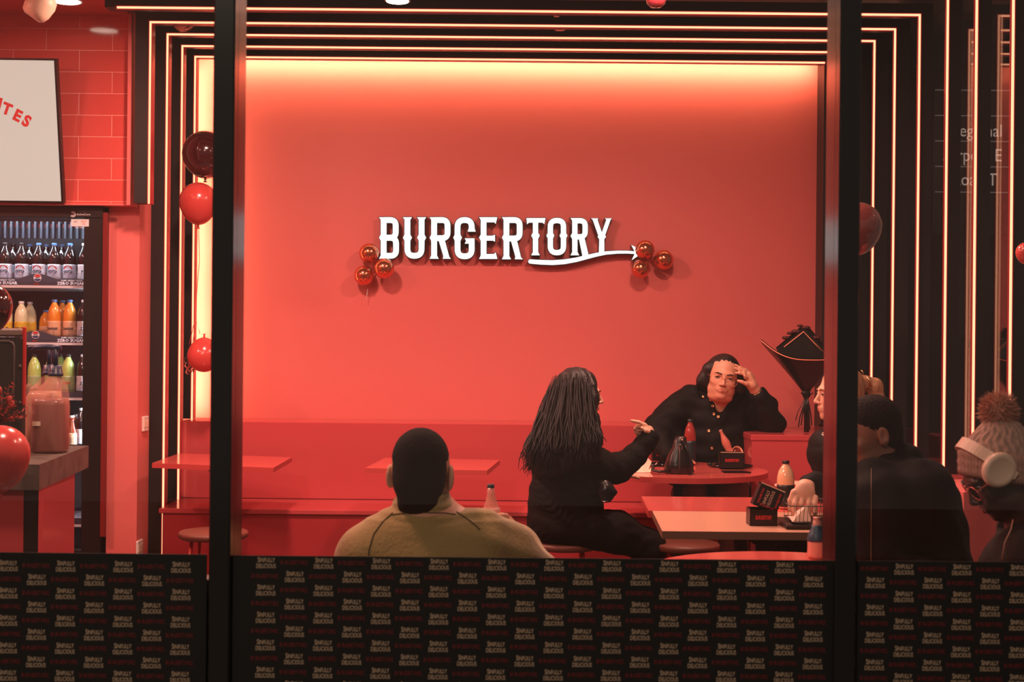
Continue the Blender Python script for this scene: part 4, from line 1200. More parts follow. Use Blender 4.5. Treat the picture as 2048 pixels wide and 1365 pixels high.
# tipped fries box on the front burger box
Yf = onplane(1527, 1053)[1] + .02
c = W(1537, 997, Yf + .02)
t = thing('fries_box', 'open black fries box with slogan, tipped onto the front burger box', 'fries box', c)
ang = math.radians(22)
M = Matrix.Translation(c) @ Matrix.Rotation(ang, 4, 'Y')
m = MB(); w_, h_, d_ = .050, .046, .05
m.box((-w_, -.01, -h_), (w_, -.008, h_), M=M); m.box((-w_, d_ - .002, -h_), (w_, d_, h_), M=M)
m.box((-w_, -.01, -h_), (-w_ + .002, d_, h_ * .9), M=M); m.box((w_ - .002, -.01, -h_), (w_, d_, h_ * .9), M=M); m.box((-w_, -.01, -h_), (w_, d_, -h_ + .002), M=M)
m.build('carton', M_boxblk, t)
MB().box((-w_, -.011, h_ - .001), (w_, -.007, h_ + .003), M=M).box((-w_ * .9, .0, h_ * .5), (w_ * .9, d_ - .004, h_ * .5 + .002), M=M).build('card_rim', M_boxin, t)
m = MB()
R2 = M @ Matrix.Rotation(math.radians(-90), 4, 'Y')
m.mesh(text('SINFULLY', .0125, .75, .015, 2), R2 @ Matrix.Translation((.0, -.0112, .011)))
m.mesh(text('DELICIOUS', .0125, .75, .015, 2), R2 @ Matrix.Translation((.0, -.0112, -.008)))
m.build('lettering', M_prtan, t)
m = MB()
for x0, z0 in ((-.034, .0), (.038, .004), (.006, -.034)):
    m.mesh(text('BURGERTORY', .0085, .8, .03, 1), M @ Matrix.Translation((x0, -.0112, z0)) @ Matrix.Rotation(math.radians(-90 if z0 > -.03 else 0), 4, 'Y'))
m.build('lettering', M_prred, t)
# milk-white bottle with black cap
x, y = onplane(1571, 1018)
y = yB + .12; x = W(1571, 1000, y).x
h = W(1571, 921, y).z - .751
bottle('bottle of pale drink with black cap and dark label on the pale tables', (x, y, .751), h, .0385, mat('pale_drink_bottle', (246, 190, 150), .12, coat=1.), mat('cap_black_gloss', (24, 22, 22), .25), labm=mat('dark_label', (30, 24, 24), .35), lz=(.05, .5), kind='round')
# wire basket tray with paper
x0, x1 = W(1567, 1050, yA + .12).x, W(1567, 1050, yA + .12).x + .24
yb0, yb1 = yA + .07, yA + .32
t = thing('fries_basket', 'black wire basket with paper on a dark tray under the blonde woman\'s hand', 'basket', (x0 + .15, (yb0 + yb1) / 2, .75))
MB().box((x0, yb0, .7512), (x1, yb1, .768), bev=.004).build('tray', M_boxblk, t)
m = MB()
for z_, e in ((.775, .018), (.842, -.005)):
    c4 = [(x0 + e + .02, yb0 + e), (x1 - e, yb0 + e), (x1 - e, yb1 - e), (x0 + e + .02, yb1 - e)]
    m.tube([(a_, b_, z_) for a_, b_ in c4 + c4[:1]], .0022, 6)
for k_ in range(13):
    xx = x0 + .04 + k_ * (x1 - x0 - .06) / 12
    m.tube([(xx, yb0 - .004, .842), (xx, yb0 + .018, .775), (xx, yb1 - .018, .775), (xx, yb1 + .004, .842)], .0012, 5)
m.build('wire', M_cast, t)
pb = MB(); random.seed(8)
for k_ in (0, 3):
    xx = x0 + .03 + k_ * .05
    pb.add([(xx, yb0 + .03, .777), (xx + .075, yb0 + .03, .779), (xx + .06, yb0 + .05, .800 + .04 * (k_ == 0)), (xx + .02, yb0 + .06, .815),
            (xx + .02, yb1 - .04, .777), (xx + .07, yb1 - .03, .777)], [(0, 1, 2, 3), (0, 4, 5, 1)])
pb.build('paper_liner', mat('greaseproof_paper', (246, 204, 184), .7), t)
# small bottle on the front round table
y = onplane(1633, 1118)[1]; x = W(1633, 1100, y).x
h = W(1633, 1034, y).z - .751
bottle('small clear bottle with blue label near the right window post', (x, y, .7505), h, .031, M_clearp, mat('cap_silver', (200, 150, 140), .3, metal=.5), labm=M_blu, lz=(.42, .80), kind='glass', liquid=mat('pink_drink', (246, 190, 170), .2), lfill=.42, caph=.06)
# newspaper under the man's arm, on the front table's right neighbour
xx0 = W(1716, 1115, 4.05)
t = thing('newspaper', 'folded printed paper at the foot of the right pane', 'paper', (xx0.x + .1, 4.1, .75))
MB().box((T3[0] + .18, 4.02, .7512), (T3[0] + .40, 4.22, .757), bev=.002).build('sheet', mat('printed_paper', (226, 190, 176), .7, noise=(90, (150, 110, 104))), t)

# the bouquet on the corner box
M_wrap = mat('black_wrap_paper', (24, 19, 20), .35, bump=(12, .2))
M_trim = mat('wrap_cream_trim', (245, 150, 120), .5)
M_rib = mat('black_satin_ribbon', (22, 15, 16), .3)
YQ = 8.14
B = W(1613, 868, YQ); B.z = .937
t = thing('wrapped_bouquet', 'bouquet wrapped in black paper with cream edging, standing on the red box', 'bouquet', (B.x, YQ, .936))
tie = W(1612, 785, YQ)
MB().tube([(B.x, YQ, .938), (tie.x, YQ, tie.z)], [.016, .014], 12).build('stems', M_wrap, t)
n = 44
rim_px = [(1519, 682), (1545, 690), (1572, 694), (1604, 655), (1612, 652), (1650, 700), (1682, 690), (1700, 700)]
secs = []
# rim follows a wavy funnel, tilted towards the viewer's left
def funnel(f, th):
    a = th
    rx = .020 + .255 * f ** 1.05; ry = .018 + .15 * f
    cx_ = tie.x + .0 * f; zz = tie.z + f * (.20 + .11 * abs(math.cos(a)) ** 3)
    return Vector((cx_ + rx * math.cos(a) , YQ + ry * math.sin(a), zz))
m = MB(); v = []; K = 12
for i in range(K + 1):
    for k_ in range(n): v.append(funnel(i / K, 2 * math.pi * k_ / n))
m.add(v, [(i * n + k_, i * n + (k_ + 1) % n, (i + 1) * n + (k_ + 1) % n, (i + 1) * n + k_) for i in range(K) for k_ in range(n)], True)
# inner lining so the paper has thickness
v2 = [p * 1.0 + Vector((0, 0, .006)) for p in v]
m.add(v2, [(i * n + k_, (i + 1) * n + k_, (i + 1) * n + (k_ + 1) % n, i * n + (k_ + 1) % n) for i in range(K) for k_ in range(n)], True)
m.build('wrap', M_wrap, t)
MB().tube([funnel(1.0, math.radians(170 + 200 * k_ / 30)) + Vector((0, -.004, -.004)) for k_ in range(31)], .0032, 6).build('edging', M_trim, t)
# tall pointed back sheet
pk = [W(1552, 696, YQ + .10), W(1600, 655, YQ + .09), W(1616, 652, YQ + .09), W(1662, 706, YQ + .10), W(1580, 745, YQ + .06)]
m = MB(); m.add([p for p in pk] + [p + Vector((0, .012, 0)) for p in pk], [(0, 1, 2, 3, 4)[::-1], (5, 6, 7, 8, 9), (0, 5, 6, 1), (1, 6, 7, 2), (2, 7, 8, 3), (3, 8, 9, 4), (4, 9, 5, 0)])
pk2 = [W(1556, 700, YQ + .03), W(1603, 660, YQ + .03), W(1611, 659, YQ + .03), W(1660, 712, YQ + .03), W(1645, 740, YQ + .02), W(1578, 735, YQ + .02)]
m.add(pk2 + [p + Vector((0, .012, 0)) for p in pk2], [(0, 1, 2, 3, 4, 5)[::-1], (6, 7, 8, 9, 10, 11), (0, 6, 7, 1), (1, 7, 8, 2), (2, 8, 9, 3), (3, 9, 10, 4), (4, 10, 11, 5), (5, 11, 6, 0)])
m.build('back_sheet', M_wrap, t)
MB().tube([W(1568, 695, YQ + .024), W(1607, 664, YQ + .024), W(1629, 687, YQ + .024), W(1648, 706, YQ + .024)], .0038, 6).build('edging', M_trim, t)
fl = MB()
for (px, py, dy, r) in ((1592, 664, .06, .03), (1572, 676, .05, .024), (1612, 656, .06, .026), (1580, 667, .09, .02), (1632, 676, .05, .028), (1600, 652, .1, .018)):
    c = W(px, py, YQ + dy)
    for k_ in range(6):
        a = k_ * 1.05
        fl.ball(c + Vector((math.cos(a) * r * .45, math.sin(a) * r * .45, 0)), (r * .6, r * .6, r * .45), 10, 6)
fl.build('flowers', mat('dark_red_petals', (74, 18, 24), .5), t)
m = MB(); m.ball(tie + Vector((0, -.012, -.01)), (.026, .014, .03), 14, 8)
for s_ in (-1, 1):
    m.tube([tie + Vector((0, -.02, -.01)), tie + Vector((s_ * .02, -.03, .012)), tie + Vector((s_ * .035, -.03, -.005)), tie + Vector((s_ * .01, -.025, -.02))], .006, 8, flat=.4)
m.build('bow', M_rib, t)
m = MB()
for dx, ln in ((-.045, .21), (-.03, .20), (-.012, .225), (.008, .22), (.028, .2), (-.06, .17), (.018, .225)):
    m.tube([tie + Vector((0, -.02, -.02)), tie + Vector((dx * .4, -.03, -ln * .35)), tie + Vector((dx * .9, -.028, -ln * .7)), tie + Vector((dx * 1.1, -.025, -ln))], [.005, .005, .004, .004], 6, flat=.4)
m.build('ribbon_tails', M_rib, t)
# ================================================================== sculpting: smooth unions of simple volumes, meshed as one surface
class Field:
    def __init__(s, h=.004): s.h = h; s.p = []
    def ell(s, c, r, R=None, k=.02, op=1):
        c = np.array(c, dtype=np.float64); r = np.array(r if hasattr(r, '__len__') else (r,) * 3, dtype=np.float64)
        R = np.eye(3) if R is None else np.array(R)[:3, :3]
        ext = np.sqrt(((R * r) ** 2).sum(1)); s.p.append(('e', c, r, R, k, op, c - ext, c + ext)); return s
    def cone(s, a, b, ra, rb, k=.02, op=1, sq=None):
        """tapered limb from a to b; sq=(direction, factor) flattens it"""
        a = np.array(a, dtype=np.float64); b = np.array(b, dtype=np.float64); m = max(ra, rb)
        s.p.append(('c', a, b, (ra, rb, sq), k, op, np.minimum(a, b) - m, np.maximum(a, b) + m)); return s
    def chain(s, pts, rad, k=.02, op=1, sq=None):
        for i in range(len(pts) - 1): s.cone(pts[i], pts[i + 1], rad[i], rad[i + 1], k, op, sq)
        return s
    def half(s, c, n, k=.01):
        """keep only the side of the plane away from n"""
        s.p.append(('h', np.array(c, dtype=np.float64), np.array(n, dtype=np.float64) / np.linalg.norm(n), None, k, -1, None, None)); return s
    def mesh(s, disp=None):
        h = s.h
        lo = np.min([q[6] for q in s.p if q[5] > 0], axis=0) - 4 * h; hi = np.max([q[7] for q in s.p if q[5] > 0], axis=0) + 4 * h
        n = np.ceil((hi - lo) / h).astype(int) + 1
        ax = [lo[i] + h * np.arange(n[i]) for i in range(3)]
        F = np.full(n, .08, dtype=np.float32)
        for q in s.p:
            kind, c, b, e, k, op, l, u = q
            if l is None: i0, i1 = np.zeros(3, int), n
            else:
                mg = k + 3 * h
                i0 = np.clip(np.floor((l - mg - lo) / h).astype(int), 0, n); i1 = np.clip(np.ceil((u + mg - lo) / h).astype(int) + 1, 0, n)
            if (i1 <= i0).any(): continue
            X = ax[0][i0[0]:i1[0]][:, None, None]; Yy = ax[1][i0[1]:i1[1]][None, :, None]; Z = ax[2][i0[2]:i1[2]][None, None, :]
            x, y, z = (X - c[0]).astype(np.float32), (Yy - c[1]).astype(np.float32), (Z - c[2]).astype(np.float32)
            if kind == 'e':
                R = e.astype(np.float32)
                a0 = x * R[0, 0] + y * R[1, 0] + z * R[2, 0]; a1 = x * R[0, 1] + y * R[1, 1] + z * R[2, 1]; a2 = x * R[0, 2] + y * R[1, 2] + z * R[2, 2]
                k0 = np.sqrt((a0 / b[0]) ** 2 + (a1 / b[1]) ** 2 + (a2 / b[2]) ** 2)
                k1 = np.sqrt((a0 / b[0] ** 2) ** 2 + (a1 / b[1] ** 2) ** 2 + (a2 / b[2] ** 2) ** 2) + 1e-6
                d = k0 * (k0 - 1) / k1
            elif kind == 'c':
                ra, rb, sq = e; v = (b - c).astype(np.float32)
                t = np.clip((x * v[0] + y * v[1] + z * v[2]) / max(float(v @ v), 1e-9), 0, 1)
                x, y, z = x - t * v[0], y - t * v[1], z - t * v[2]
                if sq is not None:
                    nn = np.array(sq[0], dtype=np.float64); nn = (nn / np.linalg.norm(nn)).astype(np.float32); f = sq[1]
                    dn = x * nn[0] + y * nn[1] + z * nn[2]; g = 1 / f - 1
                    x, y, z = x + dn * nn[0] * g, y + dn * nn[1] * g, z + dn * nn[2] * g
                    d = (np.sqrt(x * x + y * y + z * z) - (ra + (rb - ra) * t)) * (f ** .5)
                else: d = np.sqrt(x * x + y * y + z * z) - (ra + (rb - ra) * t)
            else:
                d = -(x * b[0] + y * b[1] + z * b[2])
                d = np.broadcast_to(d, tuple(i1 - i0))
            sl = tuple(slice(i0[i], i1[i]) for i in range(3)); A = F[sl]
            if op > 0:
                hh = np.maximum(k - np.abs(A - d), 0) / k; F[sl] = np.minimum(A, d) - hh * hh * k * .25
            else:
                hh = np.maximum(k - np.abs(A + d), 0) / k; F[sl] = np.maximum(A, -d) + hh * hh * k * .25
        if disp is not None:
            near = np.abs(F) < .04
            I = np.argwhere(near)
            P = lo + I * h
            F[near] += disp(P[:, 0], P[:, 1], P[:, 2]).astype(np.float32)
        return nets(F, h, lo)
    def build(s, name, m, parent, disp=None, midx=None):
        v, f = s.mesh(disp)
        me = bpy.data.meshes.new(name)
        off = np.array(parent.location) if parent is not None else 0
        me.vertices.add(len(v)); me.vertices.foreach_set('co', (v - off).astype(np.float32).ravel())
        me.loops.add(len(f) * 4); me.loops.foreach_set('vertex_index', f.astype(np.int32).ravel())
        me.polygons.add(len(f)); me.polygons.foreach_set('loop_start', np.arange(0, len(f) * 4, 4, dtype=np.int32))
        me.polygons.foreach_set('loop_total', np.full(len(f), 4, dtype=np.int32))
        for mm in (m if isinstance(m, list) else [m]): me.materials.append(mm)
        if midx is not None:
            me.polygons.foreach_set('material_index', midx(v[f].mean(1)).astype(np.int32))
        me.polygons.foreach_set('use_smooth', np.ones(len(f), dtype=bool))
        me.update(calc_edges=True)
        o = bpy.data.objects.new(name, me); COL.objects.link(o); o.parent = parent
        return o

def nets(F, h, lo):
    S_ = F < 0
    n = np.array(F.shape)
    cnt = np.zeros(n - 1, dtype=np.int8)
    for dx in (0, 1):
        for dy in (0, 1):
            for dz in (0, 1): cnt += S_[dx:n[0] - 1 + dx, dy:n[1] - 1 + dy, dz:n[2] - 1 + dz]
    cell = (cnt > 0) & (cnt < 8)
    idx = np.full(n - 1, -1, dtype=np.int32); C = np.argwhere(cell); idx[cell] = np.arange(len(C), dtype=np.int32)
    acc = np.zeros((len(C), 3)); num = np.zeros(len(C))
    cs = [(a, b, c) for a in (0, 1) for b in (0, 1) for c in (0, 1)]
    val = {c: F[C[:, 0] + c[0], C[:, 1] + c[1], C[:, 2] + c[2]].astype(np.float64) for c in cs}
    for c in cs:
        for a in range(3):
            if c[a] == 0:
                d = list(c); d[a] = 1; d = tuple(d); v0, v1 = val[c], val[d]
                m = (v0 < 0) != (v1 < 0); t = v0[m] / (v0[m] - v1[m])
                p = np.tile(np.array(c, dtype=float), (m.sum(), 1)); p[:, a] += t
                acc[m] += p; num[m] += 1
    V = lo + (C + acc / num[:, None]) * h
    Q = []
    for a in range(3):
        b, c = (a + 1) % 3, (a + 2) % 3
        s0 = [slice(None)] * 3; s1 = [slice(None)] * 3; s0[a] = slice(0, n[a] - 1); s1[a] = slice(1, n[a])
        A, B = S_[tuple(s0)], S_[tuple(s1)]
        for inside in (True, False):
            E = np.argwhere((A != B) & (A == inside))
            E = E[(E[:, b] > 0) & (E[:, c] > 0) & (E[:, b] < n[b] - 1) & (E[:, c] < n[c] - 1)]
            def I(db, dc):
                q = E.copy(); q[:, b] += db; q[:, c] += dc; return idx[q[:, 0], q[:, 1], q[:, 2]]
            q = np.stack([I(-1, -1), I(0, -1), I(0, 0), I(-1, 0)], 1)
            Q.append(q if inside else q[:, ::-1])
    Q = np.concatenate(Q); Q = Q[(Q >= 0).all(1)]
    # one light smoothing pass
    nb = np.zeros_like(V); ct = np.zeros(len(V))
    for i in range(4):
        a, b = Q[:, i], Q[:, (i + 1) % 4]
        for k in range(3): nb[:, k] += np.bincount(a, V[b, k], len(V)) + np.bincount(b, V[a, k], len(V))
        ct += np.bincount(a, minlength=len(V)) + np.bincount(b, minlength=len(V))
    V = V * .5 + .5 * nb / np.maximum(ct, 1)[:, None]
    return V, Q

def rot(yaw=0, pitch=0, roll=0):
    """a head facing -y; yaw turns it (+ towards +x), pitch tips the face down, roll tips it sideways"""
    return (Matrix.Rotation(math.radians(yaw), 3, 'Z') @ Matrix.Rotation(math.radians(pitch), 3, 'X') @ Matrix.Rotation(math.radians(roll), 3, 'Y'))

class Head:
    def __init__(s, c, yaw=0, pitch=0, roll=0, sc=1.0, wide=1.0, jaw=1.0):
        s.c = Vector(c); s.R = rot(yaw, pitch, roll); s.s = sc; s.w = wide; s.j = jaw; s.frown = 0.
    def P(s, x, y, z): return s.c + s.R @ (Vector((x * s.w, y, z)) * s.s)
    def RR(s, ax=None, deg=0):
        return np.array(s.R @ Matrix.Rotation(math.radians(deg), 3, ax)) if ax else np.array(s.R)
    def e(s, F, x, y, z, rx, ry, rz, k=.015, op=1, ax=None, deg=0):
        F.ell(s.P(x, y, z), (rx * s.s * s.w, ry * s.s, rz * s.s), s.RR(ax, deg), k * s.s, op)
    def skin(s, F, nose=1.0, ears=True, double_chin=0.):
        e = s.e; j = s.j
        e(F, 0, .014, .034, .073, .092, .084, .03)
        e(F, 0, -.030, -.030, .059, .060, .082, .03)
        e(F, 0, -.036, -.072, .046 * j, .046, .036 * j, .025)
        e(F, 0, -.074, -.098, .017 * j, .013, .014, .022)
        for sx in (-1, 1):
            e(F, sx * .034, -.060, -.026, .022, .020, .020, .022)
            e(F, sx * .034, -.030, -.070, .024 * j, .030, .026 * j, .02)
        e(F, 0, -.078, .022, .048, .013, .011, .018)
        for sx in (-1, 1): e(F, sx * .031, -.097, .003, .017, .013, .0105, .012, -1)
        F.cone(s.P(0, -.086, .012), s.P(0, -.110 * nose ** .5, -.028), .0065 * s.s, .0095 * s.s, .010 * s.s)
        e(F, 0, -.108 * nose ** .5, -.032, .0105, .010, .008, .006)
        for sx in (-1, 1): e(F, sx * .0115, -.098, -.035, .0070, .009, .0065, .005)
        e(F, 0, -.086, -.060, .026, .012, .016, .012)           # mouth mound
        e(F, 0, -.098, -.0635, .020, .006, .0012, .003, -1)
        if double_chin:
            e(F, 0, -.030, -.108, .050 * j, .040, .022 * double_chin, .02)
        if ears:
            for sx in (-1, 1):
                e(F, sx * .077, .012, -.004, .0075, .018, .031, .004, ax='Z', deg=sx * -22)
                e(F, sx * .075, .008, -.022, .006, .010, .012, .004)
                e(F, sx * .0835, .011, .001, .005, .010, .018, .004, -1, ax='Z', deg=sx * -22)
    def face(s, parent, iris=None, brow=None, lip=None, lash=True, lids=.55, brow_r=.0032, brow_dz=0.):
        P, k = s.P, s.s
        for sx in (-1, 1):
            MB().ball(P(sx * .031, -.0745, .002), .0118 * k, 16, 10).build('eye', [M_eyewhite], parent)
            ey = [o for o in parent.children][-1]
            MB().ball(P(sx * .031, -.0835, .0015), .0052 * k, 12, 8).build('iris', iris or M_iris, ey)
            # upper lid
            f = Field(.0022 * max(k, 1)); f.cone(P(sx * .021, -.0815, .0060), P(sx * .031, -.0855, .0085), .0042 * k, .0048 * k, .004); f.cone(P(sx * .031, -.0855, .0085), P(sx * .042, -.0785, .0045), .0048 * k, .0042 * k, .004)
            f.build('eyelid', s.skinmat, parent)
            MB().tube([P(sx * .0195, -.0835, .0015), P(sx * .025, -.0895, .0048), P(sx * .031, -.0912, .0055), P(sx * .038, -.0885, .0042), P(sx * .0445, -.0815, .0005)], [.0009 * k, .0016 * k, .0019 * k, .0018 * k, .0009 * k], 6).build('eyelashes', M_lash, parent)
            b = [(.012, -.0915, .0195), (.022, -.0930, .0232), (.034, -.0895, .0255), (.045, -.0795, .0215)]
            MB().tube([P(sx * x, y - .001, z + brow_dz) for x, y, z in b], [brow_r * .75 * k, brow_r * 1.05 * k, brow_r * k, brow_r * .4 * k], 8, flat=.7).build('eyebrow', brow or M_lash, parent)
        f = Field(.0022 * max(k, 1)); fr_ = lambda x: -s.frown * (abs(x) / .022) ** 2
        for x0, x1, z0, z1, r0, r1 in ((-.022, -.008, -.0625, -.0580, .0022, .0042), (-.008, 0, -.0580, -.0590, .0042, .0040), (0, .008, -.0590, -.0580, .0040, .0042), (.008, .022, -.0580, -.0625, .0042, .0022),
                                       (-.020, 0, -.0645, -.0695, .0024, .0052), (0, .020, -.0695, -.0645, .0052, .0024)):
            f.cone(P(x0, -.0895 + abs(x0) * .30 - .0045, z0 + fr_(x0)), P(x1, -.0895 + abs(x1) * .30 - .0045, z1 + fr_(x1)), r0 * k, r1 * k, .002)
        f.build('lips', lip or M_lip, parent)
    def nostrils(s, parent):
        for sx in (-1, 1): MB().ball(s.P(sx * .0065, -.1045, -.0395), (.003 * s.s, .0035 * s.s, .002 * s.s), 8, 6).build('nostril', M_lash, parent)

M_skin = mat('skin_fair', (232, 178, 152), .45, sss=.12)
M_skin2 = mat('skin_warm', (222, 160, 132), .48, sss=.12)
M_skin3 = mat('skin_tan', (140, 92, 74), .5, sss=.05)
M_skin4 = mat('skin_deep_brown', (66, 40, 34), .42, sss=.03)
M_eyewhite = mat('eye_white', (220, 200, 190), .2)
M_iris = mat('iris_dark', (40, 26, 20), .1)
M_lash = mat('lash_dark', (24, 14, 13), .6)
M_lip = mat('lip_rose', (190, 96, 88), .4)
M_lip2 = mat('lip_dark', (72, 36, 34), .35)
M_hairk = mat('hair_black', (16, 9, 9), .42, bump=(40, .35, (6, 6, .6)), spec=.5)
M_hairb = mat('hair_short_black', (11, 9, 8), .9, spec=.18, bump=(220, .5))
M_hairbl = mat('hair_blonde', (196, 140, 104), .4, bump=(50, .4, (6, 6, .6)))
M_jkt = mat('jacket_black_fabric', (20, 16, 15), .8, spec=.18, bump=(45, .25))
M_jkt2 = mat('jacket_black_padded', (15, 11, 12), .7, spec=.18, bump=(30, .2))
M_jkt3 = mat('jacket_dark_shell', (18, 14, 14), .8, spec=.18, bump=(30, .2))
M_pants = mat('black_trousers', (15, 12, 12), .85, spec=.18, bump=(60, .2))
M_pantsb = mat('brown_trousers', (112, 62, 54), .8, bump=(60, .2))
M_olive = mat('olive_fleece', (164, 136, 84), .85, bump=(90, .25), sheen=.3)
M_olived = mat('olive_seam', (84, 68, 46), .9)
M_gold = mat('snap_gold', (236, 176, 130), .2, metal=.9)
M_shoe = mat('dark_shoe', (24, 22, 22), .5)

def wob(a, s, dx=1., dy=1., dz=1., seed=0.):
    def f(x, y, z):
        q = x * dx * s + seed; r = y * dy * s + seed * 1.7; t = z * dz * s + seed * .6
        return a * (np.sin(q + 1.7 * np.sin(r * .7 + t * .5)) * np.sin(t + 1.3 * np.sin(q * .6)) + .5 * np.sin(2.1 * r + 1.9 * t + np.sin(q * 1.7)))
    return f
def add(*fs): return lambda x, y, z: sum(f(x, y, z) for f in fs)

def torso(F, pel, chest, neck, shL, shR, rp, rc, k=.06, yaw_R=None):
    R = yaw_R
    F.ell(pel, rp, R, k); F.ell(chest, rc, R, k)
    F.ell((Vector(pel) + Vector(chest)) / 2, [(a + b) / 2 * .96 for a, b in zip(rp, rc)], R, k)
def foot(F, ank, d, k=.02):
    d = Vector(d).normalized(); a = Vector(ank)
    F.cone(a + Vector((0, 0, -.03)), a + d * .12 + Vector((0, 0, -.055)), .042, .032, k)
    F.cone(a + d * .12 + Vector((0, 0, -.055)), a + d * .19 + Vector((0, 0, -.062)), .032, .026, k)

# ------------------------------------------------------------------ person 1: long dark hair, profile to the right
def person_long_hair():
    Y0 = 6.83
    t = thing('person', 'person with long dark hair and black jacket, seated in profile and pointing', 'person', (*W(1128, 1083, Y0).xy, 0), 'people in the shop')
    hd = Head(W(1162, 789, Y0), yaw=97, pitch=4, sc=1.0); hd.skinmat = M_skin
    P = lambda x, y, d=0: W(x, y, Y0 + d)
    pel, che = P(1128, 1046), P(1133, 938)
    shR, shL = P(1152, 905, -.16), P(1150, 900, .17)
    el, wr = P(1236, 938, .06), P(1301, 877, .10)
    el2, wr2 = P(1196, 962, .22), P(1222, 951, .34)
    kn, kn2 = P(1300, 1096, -.03), P(1296, 1088, .20)
    an, an2 = Vector((kn.x - .05, kn.y, .10)), Vector((kn2.x - .06, kn2.y, .10))
    F = Field(.004)
    hd.skin(F, ears=True)
    F.cone(hd.P(0, .022, -.05), P(1150, 872), .054, .062, .02)
    torso(F, pel, che, None, shL, shR, (.15, .16, .12), (.13, .17, .15), .05)
    F.cone(P(1148, 890, -.12), P(1148, 890, .13), .06, .06, .04)
    F.chain([shR, el, wr], [.05, .038, .024], .02); F.chain([shL, el2, wr2], [.05, .038, .024], .02)
    F.chain([P(1150, 1062, -.09), kn, an], [.085, .055, .035], .03); F.chain([P(1150, 1060, .09), kn2, an2], [.085, .055, .035], .03)
    # pointing hand
    k = .005; d = .10
    F.chain([P(1304, 875, d), P(1297, 862, d)], [.023, .027], .01); F.chain([P(1298, 864, d - .018), P(1289, 851, d - .020)], [.022, .013], k)
    F.chain([P(1300, 864, d + .008), P(1287, 854, d + .014)], [.020, .013], k); F.chain([P(1302, 868, d + .0), P(1288, 860, d)], [.018, .013], k)
    F.chain([P(1289, 850, d - .024), P(1277, 844.5, d - .026), P(1268, 843, d - .026), P(1262, 841.5, d - .026)], [.0105, .0088, .0078, .0062], k)
    F.chain([P(1286, 855, d - .008), P(1275, 853, d - .012), P(1270, 858, d - .006), P(1275, 862, d)], [.0105, .0092, .0085, .0075], k)
    F.chain([P(1286, 861, d + .006), P(1276, 860, d), P(1272, 865, d + .004), P(1277, 868, d + .008)], [.0100, .0090, .0082, .0072], k)
    F.chain([P(1288, 866, d + .020), P(1279, 867, d + .016), P(1275, 871, d + .016), P(1280, 873, d + .02)], [.0092, .0082, .0076, .0068], k)
    F.chain([P(1300, 866, d - .030), P(1292, 862, d - .042), P(1284, 856, d - .040)], [.0125, .0105, .0085], k)
    # resting hand
    F.ell(wr2 + Vector((.05, .01, -.004)), (.045, .036, .016), None, .012)
    for i in range(4):
        b = wr2 + Vector((.09, -.024 + i * .018, .0)); F.chain([b, b + Vector((.032, 0, -.004)), b + Vector((.056, -.002, -.012))], [.0095, .0085, .007], .004)
    F.chain([wr2 + Vector((.03, -.03, 0)), wr2 + Vector((.06, -.055, -.006)), wr2 + Vector((.085, -.06, -.012))], [.012, .010, .008], .004)
    F.build('body', M_skin, t)
    hd.face(t)
    # jacket
    J = Field(.006)
    for (x, y, rx, ry, rz) in ((1134, 925, .165, .205, .15), (1134, 985, .192, .20, .16), (1130, 1035, .188, .19, .13), (1128, 1056, .172, .185, .07)):
        J.ell(P(x, y), (rx, ry, rz), None, .06)
    J.cone(P(1150, 893, -.13), P(1150, 893, .14), .072, .072, .05)
    J.chain([shR, P(1200, 932, -.05), el, P(1270, 912, .08), P(1299, 879, .10)], [.088, .076, .070, .056, .044], .03)
    J.chain([P(1287, 893, .09), P(1300, 874, .10)], [.047, .049], .01)
    J.chain([shL, el2, P(1216, 953, .33)], [.088, .062, .044], .03)
    J.ell(P(1150, 868), (.075, .08, .05), None, .03)
    J.cone(P(1303, 868, .10), P(1312, 850, .11), .035, .035, .006, -1)
    def fold(x, y, z):
        a = np.sin(z * 105 + 4.0 * np.sin(x * 13 + y * 9 + z * 6) + 2.2 * np.sin(x * 31 + z * 22))
        return -.0055 * np.abs(a) ** .5 * (.5 + .5 * np.sin(x * 23 + z * 31 + 2 * np.sin(y * 20))) + .0018 * np.sin(z * 71 + x * 55 + y * 30)
    J.build('jacket', M_jkt, t, disp=fold)
    MB().tube([P(1290, 862, .055) + Vector((.046 * math.cos(a) * .6, .05 * math.sin(a), .0)) for a in ()] or [P(1068, 1070, -.03), P(1068, 1070, -.03)], .001, 4).v
    # trousers
    T = Field(.007)
    T.ell(P(1130, 1056), (.165, .175, .085), None, .05)
    T.chain([P(1150, 1056, -.09), P(1235, 1068, -.06), kn, an + Vector((0, 0, .03))], [.108, .096, .076, .052], .04)
    T.chain([P(1150, 1056, .09), P(1235, 1060, .15), kn2, an2 + Vector((0, 0, .03))], [.108, .092, .074, .052], .04)
    T.build('trousers', M_pants, t, disp=wob(.003, 40))
    Sx = Field(.007); foot(Sx, an, (1, -.1, 0)); foot(Sx, an2, (1, .1, 0)); Sx.build('shoes', M_shoe, t)
    # waist bag
    B = Field(.006); B.ell(P(1212, 985, -.16), (.045, .03, .055), None, .02); B.cone(P(1203, 968, -.15), P(1228, 985, -.17), .02, .016, .02)
    B.build('waist_bag', M_leather, t, disp=wob(.003, 60))
    MB().tube([P(1200, 1000, -.19), P(1208, 1004, -.20), P(1216, 1003, -.2)], .003, 6).build('zip', M_chrome, t)
    # hair
    H = Field(.006)
    H.ell(hd.P(0, .022, .044), (.088, .102, .088), hd.RR(), .03)
